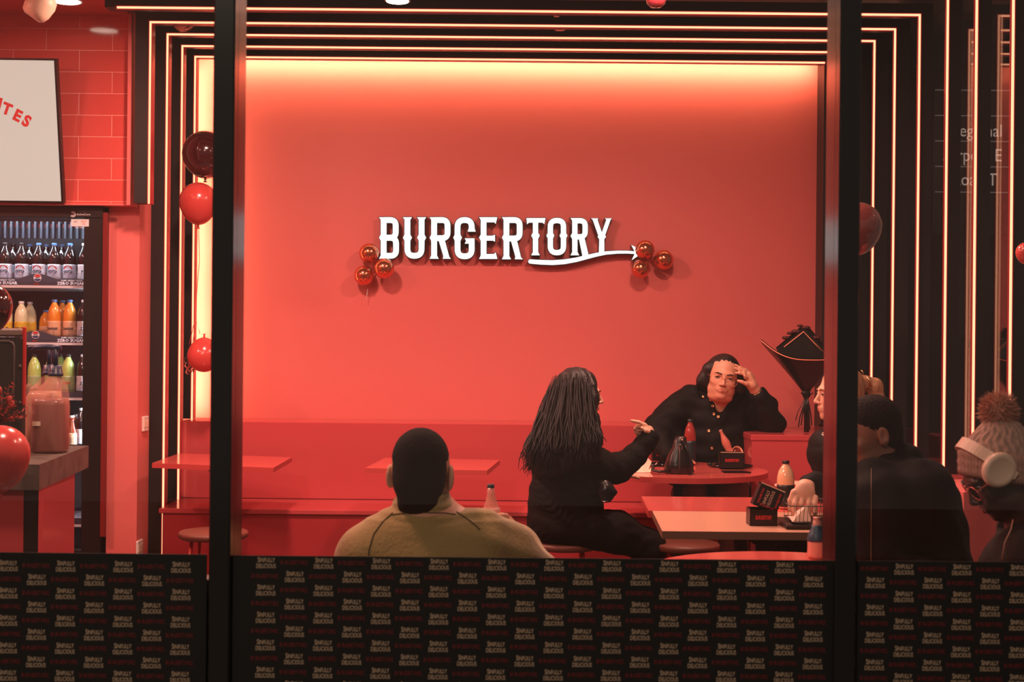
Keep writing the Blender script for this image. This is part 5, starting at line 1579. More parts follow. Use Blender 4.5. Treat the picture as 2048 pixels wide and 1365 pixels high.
    for (x, y, d, rx, ry, rz) in ((1148, 790, 0, .095, .095, .115), (1136, 835, -.01, .120, .12, .11), (1126, 872, -.01, .145, .15, .12), (1124, 900, -.05, .155, .21, .11), (1104, 922, -.07, .12, .17, .09)):
        H.ell(P(x, y, d), (rx, ry, rz), None, .05)
    H.chain([hd.P(.066, -.028, .050), P(1179, 800, -.085), P(1181, 840, -.13), P(1192, 872, -.19), P(1200, 900, -.22)], [.024, .022, .024, .022, .010], .06)
    H.chain([hd.P(-.074, -.03, .045), hd.P(-.080, -.04, -.02), P(1190, 850, .12)], [.024, .026, .03], .03)
    H.ell(hd.P(0, -.11, -.035), (.055, .07, .092), hd.RR(), .012, -1)
    H.ell(hd.P(0, -.105, .03), (.050, .052, .05), hd.RR(), .012, -1)
    H.build('hair', M_hairk, t, disp=lambda x, y, z: (.0026 * np.sin(x * 150 + 3.5 * np.sin(z * 13) + y * 110) + .0016 * np.sin(x * 290 + y * 190 + 3 * np.sin(z * 21))) * np.clip((1.50 - z) / .12, .15, 1))
    random.seed(21); m = MB()
    for i in range(330):
        a = random.uniform(-1.0, 1.35) if i % 3 else random.uniform(-1.2, -.2)
        x0 = 1138 + a * 30; y0 = 741 + 9 * abs(a) + random.uniform(0, 60)
        xe = 1122 + a * 62 + random.uniform(-12, 12); ye = random.uniform(905, 955) - max(a, 0) * 22
        dd = -.225 - .05 * math.cos(a * 1.1) + random.uniform(-.02, .015)
        pts = []
        ph, am = random.uniform(0, 6), random.uniform(3, 7)
        for s_ in range(9):
            f = s_ / 8; fx = f ** .8
            pts.append(P(x0 + (xe - x0) * fx + am * math.sin(ph + f * 9) * f, y0 + (ye - y0) * f, dd * (.36 + .68 * f ** .8)))
        m.tube(pts, [.0015, .003, .0045, .0055, .006, .0055, .0045, .003, .001], 5, flat=.7)
    for i in range(16):     # loose wavy ends on the back
        x0 = 1085 + random.uniform(-14, 18); y0 = random.uniform(870, 905); ph = random.uniform(0, 6)
        ye = random.uniform(915, 950); xe = random.uniform(1043, 1075)
        m.tube([P(x0 + (xe - x0) * f + 5 * math.sin(ph + f * 9) * f, y0 + (ye - y0) * f, -.08 + random.uniform(-.01, .01)) for f in np.linspace(0, 1, 9)], [.007, .007, .006, .006, .005, .004, .003, .002, .001], 5)
    m.build('hair_strands', mat('hair_black_strand', (13, 7, 7), .5, spec=.35), t)
person_long_hair()

# ------------------------------------------------------------------ person 2: glasses, head resting on the hand
def person_glasses():
    Y0 = 8.30
    t = thing('person', 'person in glasses and black snap-button jacket, leaning their head on one hand', 'person', (*W(1435, 1000, Y0).xy, 0), 'people in the shop')
    hd = Head(W(1446, 754, 8.14), yaw=-6, pitch=4, roll=9, sc=1.13, wide=1.12, jaw=1.18); hd.skinmat = M_skin2; hd.frown = .0045
    P = lambda x, y, d=0: W(x, y, Y0 + d)
    pel, che = Vector((P(1432, 900).x, Y0 + .02, .58)), P(1435, 850)
    shA, elA, wrA = P(1372, 800), P(1312, 862, -.10), P(1345, 915, -.34)
    shB, elB, wrB = P(1502, 805), P(1546, 842, -.14), P(1514, 787, -.24)
    knA, knB = Vector((W(1378, 990, 7.72).x, 7.72, .60)), Vector((W(1462, 990, 7.72).x, 7.72, .60))
    anA, anB = Vector((knA.x, 7.82, .1)), Vector((knB.x + .02, 7.82, .1))
    F = Field(.004)
    hd.skin(F, double_chin=1.3)
    F.cone(hd.P(0, .015, -.06), P(1440, 812, -.03), .070, .078, .03)
    torso(F, pel, che, None, None, None, (.19, .15, .13), (.18, .13, .17), .06)
    F.cone(P(1385, 800), P(1490, 800), .06, .06, .05)
    F.chain([shA, elA, wrA], [.055, .045, .028], .02); F.chain([shB, elB, P(1516, 792, -.235)], [.055, .048, .032], .02)
    F.chain([pel + Vector((-.1, 0, 0)), knA, anA], [.10, .07, .04], .03); F.chain([pel + Vector((.1, 0, 0)), knB, anB], [.10, .07, .04], .03)
    k = .005
    q = lambda x, y, d: W(1380 + x / 10.5, 690 + y / 10.5, 8.02 + d)
    # forearm and raised hand
    F.chain([P(1516, 792, -.235), q(1370, 960, .02), q(1290, 840, .0)], [.032, .030, .031], .012)
    F.chain([q(1300, 850, .0), q(1225, 640, -.004)], [.030, .022], .008); F.chain([q(1330, 830, .012), q(1270, 640, .010)], [.024, .017], .008)
    F.chain([q(1250, 600, .014), q(1160, 530, .002), q(1050, 480, -.008), q(955, 425, -.014)], [.0125, .0105, .0095, .0072], k)
    F.chain([q(1235, 625, .0), q(1130, 560, -.016), q(1030, 525, -.022), q(940, 490, -.024)], [.0125, .0108, .0095, .0072], k)
    F.chain([q(1215, 660, -.012), q(1130, 615, -.030), q(1040, 595, -.034), q(962, 590, -.032)], [.0120, .0103, .0090, .0070], k)
    F.chain([q(1200, 690, -.020), q(1165, 690, -.036), q(1150, 660, -.046)], [.0108, .0095, .0075], k)
    F.chain([q(1270, 860, -.014), q(1180, 820, -.03), q(1090, 780, -.036), q(1010, 758, -.034)], [.0165, .0130, .0105, .0080], k)
    # other hand, in the lap behind the table things
    F.ell(wrA + Vector((.04, -.02, -.01)), (.045, .035, .018), None, .012)
    for i in range(4):
        b = wrA + Vector((.075, -.05 + i * .018, -.01)); F.chain([b, b + Vector((.03, -.004, -.006)), b + Vector((.05, -.006, -.02))], [.0095, .0085, .007], .004)
    F.build('body', M_skin2, t)
    hd.face(t, brow_r=.0042, lids=.4)
    hd.nostrils(t)
    # glasses
    g = thing('glasses', None, None, (0, 0, 0)); bpy.data.objects.remove(g)
    m = MB()
    for sx in (-1, 1):
        c = []
        for i in range(29):
            a = 2 * math.pi * i / 28
            x = .030 * math.copysign(abs(math.cos(a)) ** .75, math.cos(a)); z = .0265 * math.copysign(abs(math.sin(a)) ** .75, math.sin(a))
            c.append(hd.P(sx * (.0345 + x), -.103 + abs(.0345 + x) * .12, -.010 + z))
        m.tube(c, .0014, 6, caps=False)
        m.tube([hd.P(sx * .064, -.095, .002), hd.P(sx * .076, -.05, .004), hd.P(sx * .080, .0, .004)], .0014, 6)
    m.tube([hd.P(-.0055, -.104, -.002), hd.P(0, -.108, .001), hd.P(.0055, -.104, -.002)], .0014, 6)
    go = m.build('glasses_frame', mat('rose_gold_frame', (232, 150, 120), .25, metal=.7), t)
    # jacket
    J = Field(.0065)
    for (x, y, d, rx, ry, rz) in ((1436, 838, 0, .225, .155, .155), (1434, 890, 0, .222, .165, .16), (1432, 945, 0, .215, .165, .13)):
        J.ell(P(x, y, d), (rx, ry, rz), None, .07)
    J.cone(P(1384, 806), P(1492, 808), .098, .098, .06); J.ell(P(1345, 905, -.06), (.09, .12, .16), None, .06)
    J.chain([P(1376, 806), P(1345, 828, -.05), elA, wrA + Vector((-.02, .02, 0))], [.098, .088, .078, .050], .04)
    J.chain([P(1500, 812), P(1535, 838, -.08), P(1548, 848, -.15), P(1531, 812, -.21), P(1519, 795, -.235)], [.095, .084, .066, .062, .052], .03)
    J.chain([P(1526, 803, -.225), P(1518, 791, -.24)], [.056, .056], .01)
    J.ell(P(1441, 806, -.02), (.115, .10, .055), None, .04)
    # collar wings
    J.cone(P(1412, 790, -.08), P(1428, 826, -.13), .026, .018, .02); J.cone(P(1476, 792, -.08), P(1450, 828, -.13), .026, .018, .02)
    J.ell(P(1441, 800, -.15), (.038, .055, .085), None, .012, -1)
    J.ell(hd.P(0, -.02, -.10), (.082, .080, .055), hd.RR(), .015, -1)
    J.cone(P(1515, 786, -.24), P(1503, 762, -.25), .036, .040, .006, -1)
    J.half((0, 0, .53), (0, 0, -1))
    J.build('jacket', M_jkt2, t, disp=add(wob(.0035, 28, seed=2), lambda x, y, z: .004 * np.sin(z * 60 + 1.5 * np.sin(x * 12))))
    for (x, y) in ((843, 527), (915, 562), (937, 620), (1034, 642), (950, 702), (994, 729), (1107, 565), (898, 872), (929, 1048)):
        px, py = 1240 + x / 5.0556, 690 + y / 5.0556
        # snap sits on the front of the jacket
        yy = Y0 - .17 - (.0 if py < 850 else .015) + .25 * ((px - 1436) / 330.) ** 2 * 2
        yy = {True: yy}[True]
        c = W(px, py, yy)
        SNAPS.append((c, t))
    # trousers
    T = Field(.007)
    T.ell(pel + Vector((0, 0, -.01)), (.215, .17, .12), None, .05)
    T.chain([pel + Vector((-.1, 0, -.01)), knA, anA], [.115, .092, .06], .04); T.chain([pel + Vector((.1, 0, -.01)), knB, anB], [.115, .092, .06], .04)
    T.build('trousers', M_pantsb, t, disp=wob(.003, 40))
    Sx = Field(.007); foot(Sx, anA, (0, -1, 0)); foot(Sx, anB, (.1, -1, 0)); Sx.build('shoes', M_shoe, t)
    # hair: parted in the middle, drawn behind the shoulders
    H = Field(.005)
    H.ell(hd.P(0, .020, .040), (.094, .105, .094), hd.RR(), .03)
    H.ell(hd.P(-.01, .05, -.01), (.108, .09, .12), hd.RR(), .04)
    H.chain([hd.P(-.078, .0, .03), hd.P(-.088, .01, -.04), P(1403, 782, .03), P(1392, 800, .06)], [.030, .034, .042, .03], .04)
    H.chain([hd.P(.078, .0, .03), hd.P(.090, .015, -.04), P(1484, 790, .04), P(1486, 806, .06)], [.030, .034, .036, .03], .04)
    H.ell(hd.P(0, -.115, -.026), (.066, .098, .114), hd.RR(), .02, -1)
    H.ell(hd.P(0, -.085, -.10), (.07, .08, .07), hd.RR(), .014, -1)
    H.build('hair', M_hairk, t, disp=lambda x, y, z: .0007 * np.sin(x * 260 + 2.0 * np.sin(z * 30) + y * 120))
    # bracelet
    c = q(1380, 970, .018); ax = (q(1290, 840, .0) - P(1516, 792, -.235)).normalized()
    u = ax.cross(Vector((0, 1, 0))).normalized(); v_ = ax.cross(u)
    MB().tube([c + (u * math.cos(a) + v_ * math.sin(a)) * .0345 for a in np.linspace(0, 2 * math.pi, 25)], .0020, 6, caps=False).build('bracelet', M_gold, t)
    return t
SNAPS = []
p_gl = person_glasses()
def snap_all():
    """press each snap onto the jacket surface it decorates"""
    from mathutils.bvhtree import BVHTree
    jk = [o for o in p_gl.children if o.name.startswith('jacket')][0]
    vs = [Vector(v.co) + p_gl.location for v in jk.data.vertices]; bv = BVHTree.FromPolygons(vs, [tuple(p.vertices) for p in jk.data.polygons])
    for c, t in SNAPS:
        o_ = Vector((0, 0, CAMZ)); d = (c - o_).normalized(); hit = bv.ray_cast(o_, d)
        if hit[0] is None: continue
        p, n = hit[0], hit[1]
        if n.dot(d) > 0: n = -n
        q = Vector((0, 0, 1)).rotation_difference(n).to_matrix().to_4x4()
        m = MB().lathe([(.0001, .0035), (.0035, .004), (.006, .0055), (.0092, .0045), (.0095, 0)], n=16, M=Matrix.Translation(p) @ q)
        m.build('snap_button', M_gold, t)
snap_all()

# ------------------------------------------------------------------ person 3: blonde, profile to the left
def person_blonde():
    Y0 = 6.15
    t = thing('person', 'blonde person in a black puffer jacket reaching into the basket', 'person', (*W(1765, 1060, Y0).xy, 0), 'people in the shop')
    hd = Head(W(1678, 789, Y0), yaw=-84, pitch=2, sc=1.02); hd.skinmat = M_skin
    P = lambda x, y, d=0: W(x, y, Y0 + d)
    pel = Vector((1.66, 6.08, .58)); che = P(1712, 945)
    sh1, el1, wr1 = P(1700, 905, -.17), P(1697, 985, -.26), W(1618, 972, 5.56)
    sh2, el2, wr2 = P(1700, 905, .17), P(1680, 990, .12), P(1618, 968, -.02)
    kn1, kn2 = Vector((1.24, 5.98, .52)), Vector((1.24, 6.2, .52)); 
    an1, an2 = Vector((1.26, 6.0, .1)), Vector((1.26, 6.22, .1))
    F = Field(.004)
    hd.skin(F, nose=.96)
    F.cone(hd.P(0, .022, -.05), P(1695, 872), .052, .06, .02)
    torso(F, pel, che, None, None, None, (.13, .17, .12), (.12, .17, .15), .05)
    F.chain([sh1, el1, wr1], [.05, .038, .025], .02); F.chain([sh2, el2, wr2], [.05, .038, .025], .02)
    F.chain([pel + Vector((-.05, -.09, 0)), kn1, an1], [.085, .055, .035], .03); F.chain([pel + Vector((-.05, .09, 0)), kn2, an2], [.085, .055, .035], .03)
    k = .005; Q = lambda x, y, d=0: W(x, y, 5.44 + d)
    F.chain([wr1, Q(1612, 976, .03)], [.026, .030], .012)
    F.ell(Q(1609, 985, .0), (.043, .020, .040), None, .012); F.ell(Q(1608, 972, .02), (.030, .024, .024), None, .02)
    for i, (x0, x1, ye) in enumerate(((1590, 1588, 1040), (1603, 1602, 1045), (1617, 1617, 1044), (1629, 1630, 1036))):
        F.chain([Q(x0 + 2, 996, -.006), Q(x0, 1008, -.016), Q((x0 + x1) / 2, 1024, -.014), Q(x1, ye, .006)], [.0115, .0108, .0096, .0078], .0045)
    F.chain([Q(1588, 985, .0), Q(1581, 1002, .004), Q(1580, 1020, .0)], [.014, .0115, .009], k)
    F.ell(wr2 + Vector((-.05, 0, -.004)), (.045, .036, .016), None, .012)
    for i in range(4):
        b = wr2 + Vector((-.09, -.024 + i * .018, .0)); F.chain([b, b + Vector((-.032, 0, -.004)), b + Vector((-.056, -.002, -.012))], [.0095, .0085, .007], .004)
    F.build('body', M_skin, t)
    hd.face(t, brow=mat('brow_brown', (110, 66, 46), .7)); hd.nostrils(t)
    J = Field(.006)
    J.ell(P(1705, 925), (.150, .195, .13), None, .06); J.ell(P(1712, 985), (.165, .195, .15), None, .06); J.ell(pel + Vector((0, 0, .05)), (.165, .19, .12), None, .06)
    J.cone(P(1698, 897, -.12), P(1698, 897, .13), .075, .075, .05)
    J.ell(P(1690, 858), (.088, .085, .055), None, .03)
    J.ell(P(1640, 905, -.02), (.055, .12, .10), None, .05)
    J.ell(hd.P(0, -.01, -.10), (.062, .072, .05), hd.RR(), .012, -1)
    J.chain([sh1, el1, W(1632, 972, 5.60), W(1620, 968, 5.57)], [.088, .070, .050, .045], .03)
    J.chain([sh2, el2, P(1640, 975, .0)], [.085, .066, .045], .03)
    J.build('jacket', M_jkt2, t, disp=lambda x, y, z: -.006 * np.abs(np.sin(z * 34 + .4 * np.sin(x * 20))) ** .5 + .004 + .002 * np.sin(x * 50 + y * 40))
    # chest emblem: three small curved strokes
    from mathutils.bvhtree import BVHTree
    jk = [o for o in t.children if o.name.startswith('jacket')][0]
    vs = [Vector(v.co) + t.location for v in jk.data.vertices]; bv = BVHTree.FromPolygons(vs, [tuple(p.vertices) for p in jk.data.polygons])
    m = MB()
    for (a_, b_) in (((1645, 866), (1651, 868)), ((1650, 865), (1653, 870)), ((1646, 871), (1650, 874)), ((1647, 869), (1652, 877)), ((1644, 869), (1647, 872))):
        pts = []
        for f in np.linspace(0, 1, 4):
            c = W(a_[0] + (b_[0] - a_[0]) * f, a_[1] + (b_[1] - a_[1]) * f, 6.0); o_ = Vector((0, 0, CAMZ)); h_ = bv.ray_cast(o_, (c - o_).normalized())
            if h_[0] is not None: pts.append(h_[0] - (c - o_).normalized() * .001)
        if len(pts) > 1: m.tube(pts, .0024, 5)
    if m.v: m.build('emblem', mat('emblem_cream', (250, 214, 196), .5), t)
    T = Field(.007); T.ell(pel, (.16, .18, .12), None, .05)
    T.chain([pel + Vector((-.05, -.09, 0)), kn1, an1], [.105, .075, .05], .04); T.chain([pel + Vector((-.05, .09, 0)), kn2, an2], [.105, .075, .05], .04)
    T.build('trousers', M_pants, t)
    Sx = Field(.007); foot(Sx, an1, (-1, 0, 0)); foot(Sx, an2, (-1, 0, 0)); Sx.build('shoes', M_shoe, t)
    H = Field(.0045)
    H.ell(hd.P(0, .020, .042), (.080, .098, .085), hd.RR(), .02); H.ell(hd.P(0, .05, -.01), (.070, .06, .07), hd.RR(), .03)
    H.ell(hd.P(0, -.10, -.045), (.10, .085, .10), hd.RR(), .012, -1); H.ell(hd.P(0, -.10, .01), (.062, .062, .062), hd.RR(), .012, -1)
    H.ell(hd.P(0, .118, .05), (.030, .028, .030), hd.RR(), .012)
    H.chain([hd.P(0, .125, .05), hd.P(0, .165, .03), hd.P(0, .175, -.03), hd.P(0, .165, -.09)], [.026, .034, .032, .012], .02)
    H.build('hair', M_hairbl, t, disp=lambda x, y, z: .0025 * np.sin(y * 220 + 2 * np.sin(z * 24) + x * 40))
    MB().tube([hd.P(.02, .12, .075), hd.P(.034, .13, .06), hd.P(.034, .135, .035)], .006, 8).tube([hd.P(.01, .112, .09), hd.P(.004, .105, .105)], .003, 6).build('hair_clip', M_gold, t)
person_blonde()

# ------------------------------------------------------------------ person 4: short dark hair and zipped jacket, behind the right pane
def person_zip():
    Y0 = 4.6
    t = thing('person', 'person with short dark hair and dark zipped jacket behind the right pane', 'person', (*W(1815, 1100, Y0).xy, 0), 'people in the shop')
    hd = Head(W(1739, 869, Y0), yaw=-80, pitch=10, sc=1.06); hd.skinmat = M_skin3
    P = lambda x, y, d=0: W(x, y, Y0 + d)
    pel = Vector((1.30, 4.52, .60)); che = P(1815, 1040)
    sh1, el1, wr1 = P(1850, 985, -.16), P(1880, 1140, -.14), P(1800, 1160, -.32)
    sh2, el2, wr2 = P(1790, 985, .19), P(1800, 1130, .2), P(1760, 1150, -.02)
    kn1, kn2 = Vector((.88, 4.40, .55)), Vector((.88, 4.66, .55)); an1, an2 = Vector((.92, 4.42, .1)), Vector((.92, 4.68, .1))
    F = Field(.0042)
    hd.skin(F)
    F.cone(hd.P(0, .025, -.05), P(1775, 950), .060, .068, .025)
    torso(F, pel, che, None, None, None, (.14, .17, .13), (.13, .18, .16), .05)
    F.chain([sh1, el1, wr1], [.055, .042, .028], .02); F.chain([sh2, el2, wr2], [.055, .042, .028], .02)
    F.chain([pel + Vector((-.05, -.1, 0)), kn1, an1], [.09, .06, .04], .03); F.chain([pel + Vector((-.05, .1, 0)), kn2, an2], [.09, .06, .04], .03)
    for w_, dx in ((wr1, -1), (wr2, -1)):
        F.ell(w_ + Vector((dx * .05, 0, 0)), (.048, .038, .018), None, .012)
        for i in range(4):
            b = w_ + Vector((dx * .092, -.027 + i * .018, .0)); F.chain([b, b + Vector((dx * .034, 0, -.004)), b + Vector((dx * .058, -.002, -.012))], [.0098, .0088, .0074], .004)
        F.chain([w_ + Vector((dx * .03, -.034, 0)), w_ + Vector((dx * .06, -.06, -.002)), w_ + Vector((dx * .085, -.064, -.006))], [.013, .011, .009], .004)
    F.build('body', M_skin3, t)
    hd.face(t, lip=M_lip)
    J = Field(.007)
    J.ell(P(1812, 1000), (.165, .20, .14), None, .06); J.ell(P(1825, 1080), (.180, .21, .19), None, .07); J.ell(P(1838, 1160), (.18, .20, .16), None, .06)
    J.cone(P(1838, 975, -.14), P(1795, 965, .17), .085, .085, .05)
    J.ell(P(1783, 928), (.082, .095, .045), rot(0, 0, 18), .03); J.ell(P(1812, 905), (.055, .08, .035), rot(0, 0, 25), .02)
    J.ell(hd.P(0, -.025, -.105), (.07, .085, .05), hd.RR(), .012, -1)
    J.chain([sh1, el1, wr1 + Vector((.03, 0, 0))], [.098, .082, .055], .04); J.chain([sh2, el2, wr2 + Vector((.02, 0, 0))], [.095, .078, .052], .04)
    J.chain([P(1744, 950, -.12), P(1750, 1000, -.17), P(1752, 1100, -.19)], [.06, .08, .09], .07)
    J.build('jacket', M_jkt3, t, disp=wob(.004, 22, seed=5))
    from mathutils.bvhtree import BVHTree
    jk = [o for o in t.children if o.name.startswith('jacket')][0]
    vs = [Vector(v.co) + t.location for v in jk.data.vertices]; bv = BVHTree.FromPolygons(vs, [tuple(p.vertices) for p in jk.data.polygons])
    pts = []
    for py in range(938, 1180, 8):
        c = W(1743 - (py - 938) * .004, py, 4.4); o_ = Vector((0, 0, CAMZ)); h_ = bv.ray_cast(o_, (c - o_).normalized())
        if h_[0] is not None: pts.append(h_[0] - (c - o_).normalized() * .0008)
    if len(pts) > 2: MB().tube(pts, .0022, 6).build('zip', mat('brass_zip', (96, 78, 60), .5, metal=.4), t)
    T = Field(.008); T.ell(pel, (.17, .19, .12), None, .05)
    T.chain([pel + Vector((-.05, -.1, 0)), kn1, an1], [.11, .08, .055], .04); T.chain([pel + Vector((-.05, .1, 0)), kn2, an2], [.11, .08, .055], .04)
    T.build('trousers', M_pants, t)
    Sx = Field(.008); foot(Sx, an1, (-1, 0, 0)); foot(Sx, an2, (-1, 0, 0)); Sx.build('shoes', M_shoe, t)
    H = Field(.0045)
    H.ell(hd.P(0, .018, .042), (.081, .099, .089), hd.RR(), .02); H.ell(hd.P(0, .052, -.02), (.068, .058, .06), hd.RR(), .03)
    H.ell(hd.P(0, -.115, -.04), (.12, .09, .125), hd.RR(), .01, -1)
    for sx in (-1, 1): H.ell(hd.P(sx * .085, .005, -.03), (.03, .034, .045), hd.RR(), .008, -1)
    H.ell(hd.P(0, .02, -.11), (.1, .1, .045), hd.RR(), .01, -1)
    H.build('hair', mat('hair_short_dark_brown', (24, 12, 10), .75, spec=.18, bump=(200, .6)), t, disp=lambda x, y, z: .0022 * np.sin(x * 300 + 5 * np.sin(z * 90)) * np.sin(y * 280 + z * 210))
person_zip()

# ------------------------------------------------------------------ person 5: bobble hat and headphones
def person_hat():
    Y0 = 3.62
    t = thing('person', 'person in a knitted bobble hat and cream headphones looking down', 'person', (1.42, Y0, 0), 'people in the shop')
    hd = Head(W(1996, 943, Y0), yaw=-90, pitch=36, sc=.98); hd.skinmat = M_skin4
    P = lambda x, y, d=0: W(x, y, Y0 + d)
    pel = Vector((1.42, 3.66, .60)); che = P(2090, 1180)
    F = Field(.004)
    hd.skin(F, nose=.92)
    F.cone(hd.P(0, .035, -.05), P(2058, 1060), .056, .062, .025)
    torso(F, pel, che, None, None, None, (.14, .16, .13), (.13, .165, .15), .05)
    arms = [((P(2090, 1120, -.15)), P(2095, 1300, -.12), P(1990, 1290, -.20)), ((P(2085, 1120, .17)), P(2080, 1300, .18), P(1980, 1290, .08))]
    for a, b, c in arms: F.chain([a, b, c], [.05, .038, .025], .02)
    for a, b, w_ in arms:
        F.ell(w_ + Vector((-.05, 0, 0)), (.046, .036, .017), None, .012)
        for i in range(4):
            b2 = w_ + Vector((-.088, -.026 + i * .0175, .0)); F.chain([b2, b2 + Vector((-.032, 0, -.004)), b2 + Vector((-.054, -.002, -.012))], [.0092, .0082, .007], .004)
        F.chain([w_ + Vector((-.03, -.033, 0)), w_ + Vector((-.058, -.056, 0))], [.012, .009], .004)
    legs = [((-.05, -.09), 3.52), ((-.05, .09), 3.76)]
    for (dx, dy), yy in legs: F.chain([pel + Vector((dx, dy, 0)), Vector((1.04, yy, .55)), Vector((1.08, yy, .1))], [.085, .055, .035], .03)
    F.build('body', M_skin4, t)
    hd.face(t, lip=M_lip2, brow=M_lash); hd.nostrils(t)
    # glasses
    m = MB()
    for sx in (-1, 1):
        m.tube([hd.P(sx * (.033 + .026 * math.cos(a)), -.099 + abs(.033 + .026 * math.cos(a)) * .15, -.004 + .021 * math.sin(a)) for a in np.linspace(0, 2 * math.pi, 25)], .0016, 6, caps=False)
        m.tube([hd.P(sx * .060, -.09, .006), hd.P(sx * .074, -.04, .008), hd.P(sx * .078, .0, .008)], .0016, 6)
    m.tube([hd.P(-.007, -.1, .002), hd.P(0, -.104, .004), hd.P(.007, -.1, .002)], .0016, 6)
    m.build('glasses_frame', mat('red_tinted_frame', (196, 96, 84), .2, metal=.5), t)
    # beanie
    hc = P(1999, 940)
    H = Field(.0045)
    H.ell(hc + Vector((.004, 0, .012)), (.102, .098, .116), None, .02)
    H.ell(hc + Vector((.004, 0, .095)), (.050, .050, .045), None, .03)
    H.half(hc + Vector((0, 0, .012)), (-.10, 0, -1), .006)
    def knit(x, y, z):
        a = np.arctan2(y - hc.y, x - hc.x)
        return .0028 * np.sin(a * 26 + 1.5 * np.sin(z * 130)) + .0022 * np.sin(a * 13) * np.sin(z * 190)
    H.build('hat_crown', mat('knit_grey_brown', (176, 138, 124), .9, bump=(120, .4)), t, disp=knit)
    B = Field(.004)
    ring = [hc + Vector((.004 + .094 * math.cos(a), .090 * math.sin(a), .010 - .010 * math.cos(a) * 1.2)) for a in np.linspace(0, 2 * math.pi, 41)]
    for dz in (-.022, .0, .022): B.chain([p + Vector((0, 0, dz)) for p in ring], [.0135] * 41, .012)
    def rib(x, y, z):
        a = np.arctan2(y - hc.y, x - hc.x); return .0022 * np.sin(a * 64)
    B.build('hat_brim', mat('knit_rib_brown', (168, 126, 112), .9), t, disp=rib)
    pc = P(1997, 821); m = MB(); random.seed(4)
    m.ball(pc, .038, 20, 14)
    for i in range(2600):
        z = random.uniform(-1, 1); a = random.uniform(0, 6.283); rr_ = math.sqrt(1 - z * z)
        d = Vector((rr_ * math.cos(a), rr_ * math.sin(a), z)); L_ = random.uniform(.044, .062)
        s_ = d.cross(Vector((random.uniform(-1, 1), random.uniform(-1, 1), random.uniform(-1, 1)))).normalized() * .0011
        dr_ = Vector((random.uniform(-1, 1), random.uniform(-1, 1), random.uniform(-1, .4))) * .006
        p0, p1, p2 = pc + d * .034, pc + d * (L_ * .85) + dr_ * .4, pc + d * L_ + dr_
        m.add([p0 + s_, p0 - s_, p1 - s_ * .7, p1 + s_ * .7, p2], [(0, 1, 2, 3), (3, 2, 4)])
    m.build('pom_pom', mat('pom_fur', (200, 140, 118), .8), t)
    # headphones
    M_hp = mat('headphone_cream', (226, 190, 168), .4); M_hp2 = mat('headphone_cushion', (206, 160, 138), .6)
    nrm = Vector((-.80, 0, .60)).normalized()
    c0 = P(1996, 941)
    R1 = .124
    m = MB()
    arc = []
    for a in np.linspace(math.radians(-4), math.radians(184), 33):
        arc.append(c0 + nrm * R1 * math.sin(a) * .98 + Vector((0, -1, 0)) * .112 * math.cos(a))
    wd = nrm.cross(Vector((0, 1, 0))).normalized()
    v = []; f = []
    for i, p in enumerate(arc):
        out = (p - c0).normalized(); hw_ = .016 if 5 < i < 27 else .0105
        v += [p + wd * hw_ + out * .004, p - wd * hw_ + out * .004, p - wd * hw_ - out * .004, p + wd * hw_ - out * .004]
    for i in range(len(arc) - 1):
        for k_ in range(4): f.append((i * 4 + k_, i * 4 + (k_ + 1) % 4, (i + 1) * 4 + (k_ + 1) % 4, (i + 1) * 4 + k_))
    f += [(0, 3, 2, 1), tuple(len(v) - 4 + k_ for k_ in range(4))]
    m.add(v, f, False); m.build('headband', M_hp, t)
    for sy in (-1, 1):
        cc = c0 + Vector((.004 + (-.038 if sy < 0 else .03), sy * .100, .010))
        Mx = Matrix.Translation(cc) @ Matrix.Rotation(math.radians(35), 4, 'Y') @ Matrix.Rotation(math.radians(90 if sy < 0 else -90), 4, 'X')
        MB().lathe([(.0001, -.012), (.036, -.012), (.042, -.004), (.042, .008), (.038, .016), (.030, .019), (.028, .0175), (.0001, .0175)], n=36, M=Mx, sy=1.14).build('ear_cup', M_hp, t)
        MB().lathe([(.0001, -.004), (.028, -.004), (.038, -.012), (.036, -.024), (.022, -.026), (.0001, -.02)], n=32, M=Mx, sy=1.14).build('ear_cushion', M_hp2, t)
    J = Field(.007)
    J.ell(P(2088, 1150), (.165, .195, .15), None, .06); J.ell(P(2085, 1240), (.17, .195, .18), None, .06); J.ell(P(2085, 1330), (.17, .19, .13), None, .05)
    J.cone(P(2085, 1105, -.12), P(2085, 1105, .14), .08, .08, .05)
    J.ell(P(2048, 1065), (.078, .09, .048), rot(0, 0, 20), .03)
    J.ell(hd.P(0, -.02, -.11), (.07, .085, .052), hd.RR(), .012, -1)
    for a, b, c in arms: J.chain([a, b, c + Vector((.03, 0, 0))], [.085, .068, .05], .03)
    J.build('jacket', M_jkt3, t, disp=wob(.004, 24, seed=8))
    MB().tube([P(2026, 1040, -.095), P(2022, 1060, -.105), P(2010, 1085, -.105), P(2004, 1120, -.105)], .0018, 6).build('cable', mat('pale_cord', (190, 130, 110), .5), t)
    T = Field(.008); T.ell(pel, (.16, .18, .12), None, .05)
    for (dx, dy), yy in legs: T.chain([pel + Vector((dx, dy, 0)), Vector((1.04, yy, .55)), Vector((1.08, yy, .12))], [.105, .075, .05], .04)
    T.build('trousers', M_pants, t)
    Sx = Field(.008)
    for _, yy in legs: foot(Sx, Vector((1.08, yy, .1)), (-1, 0, 0))
    Sx.build('shoes', M_shoe, t)
person_hat()

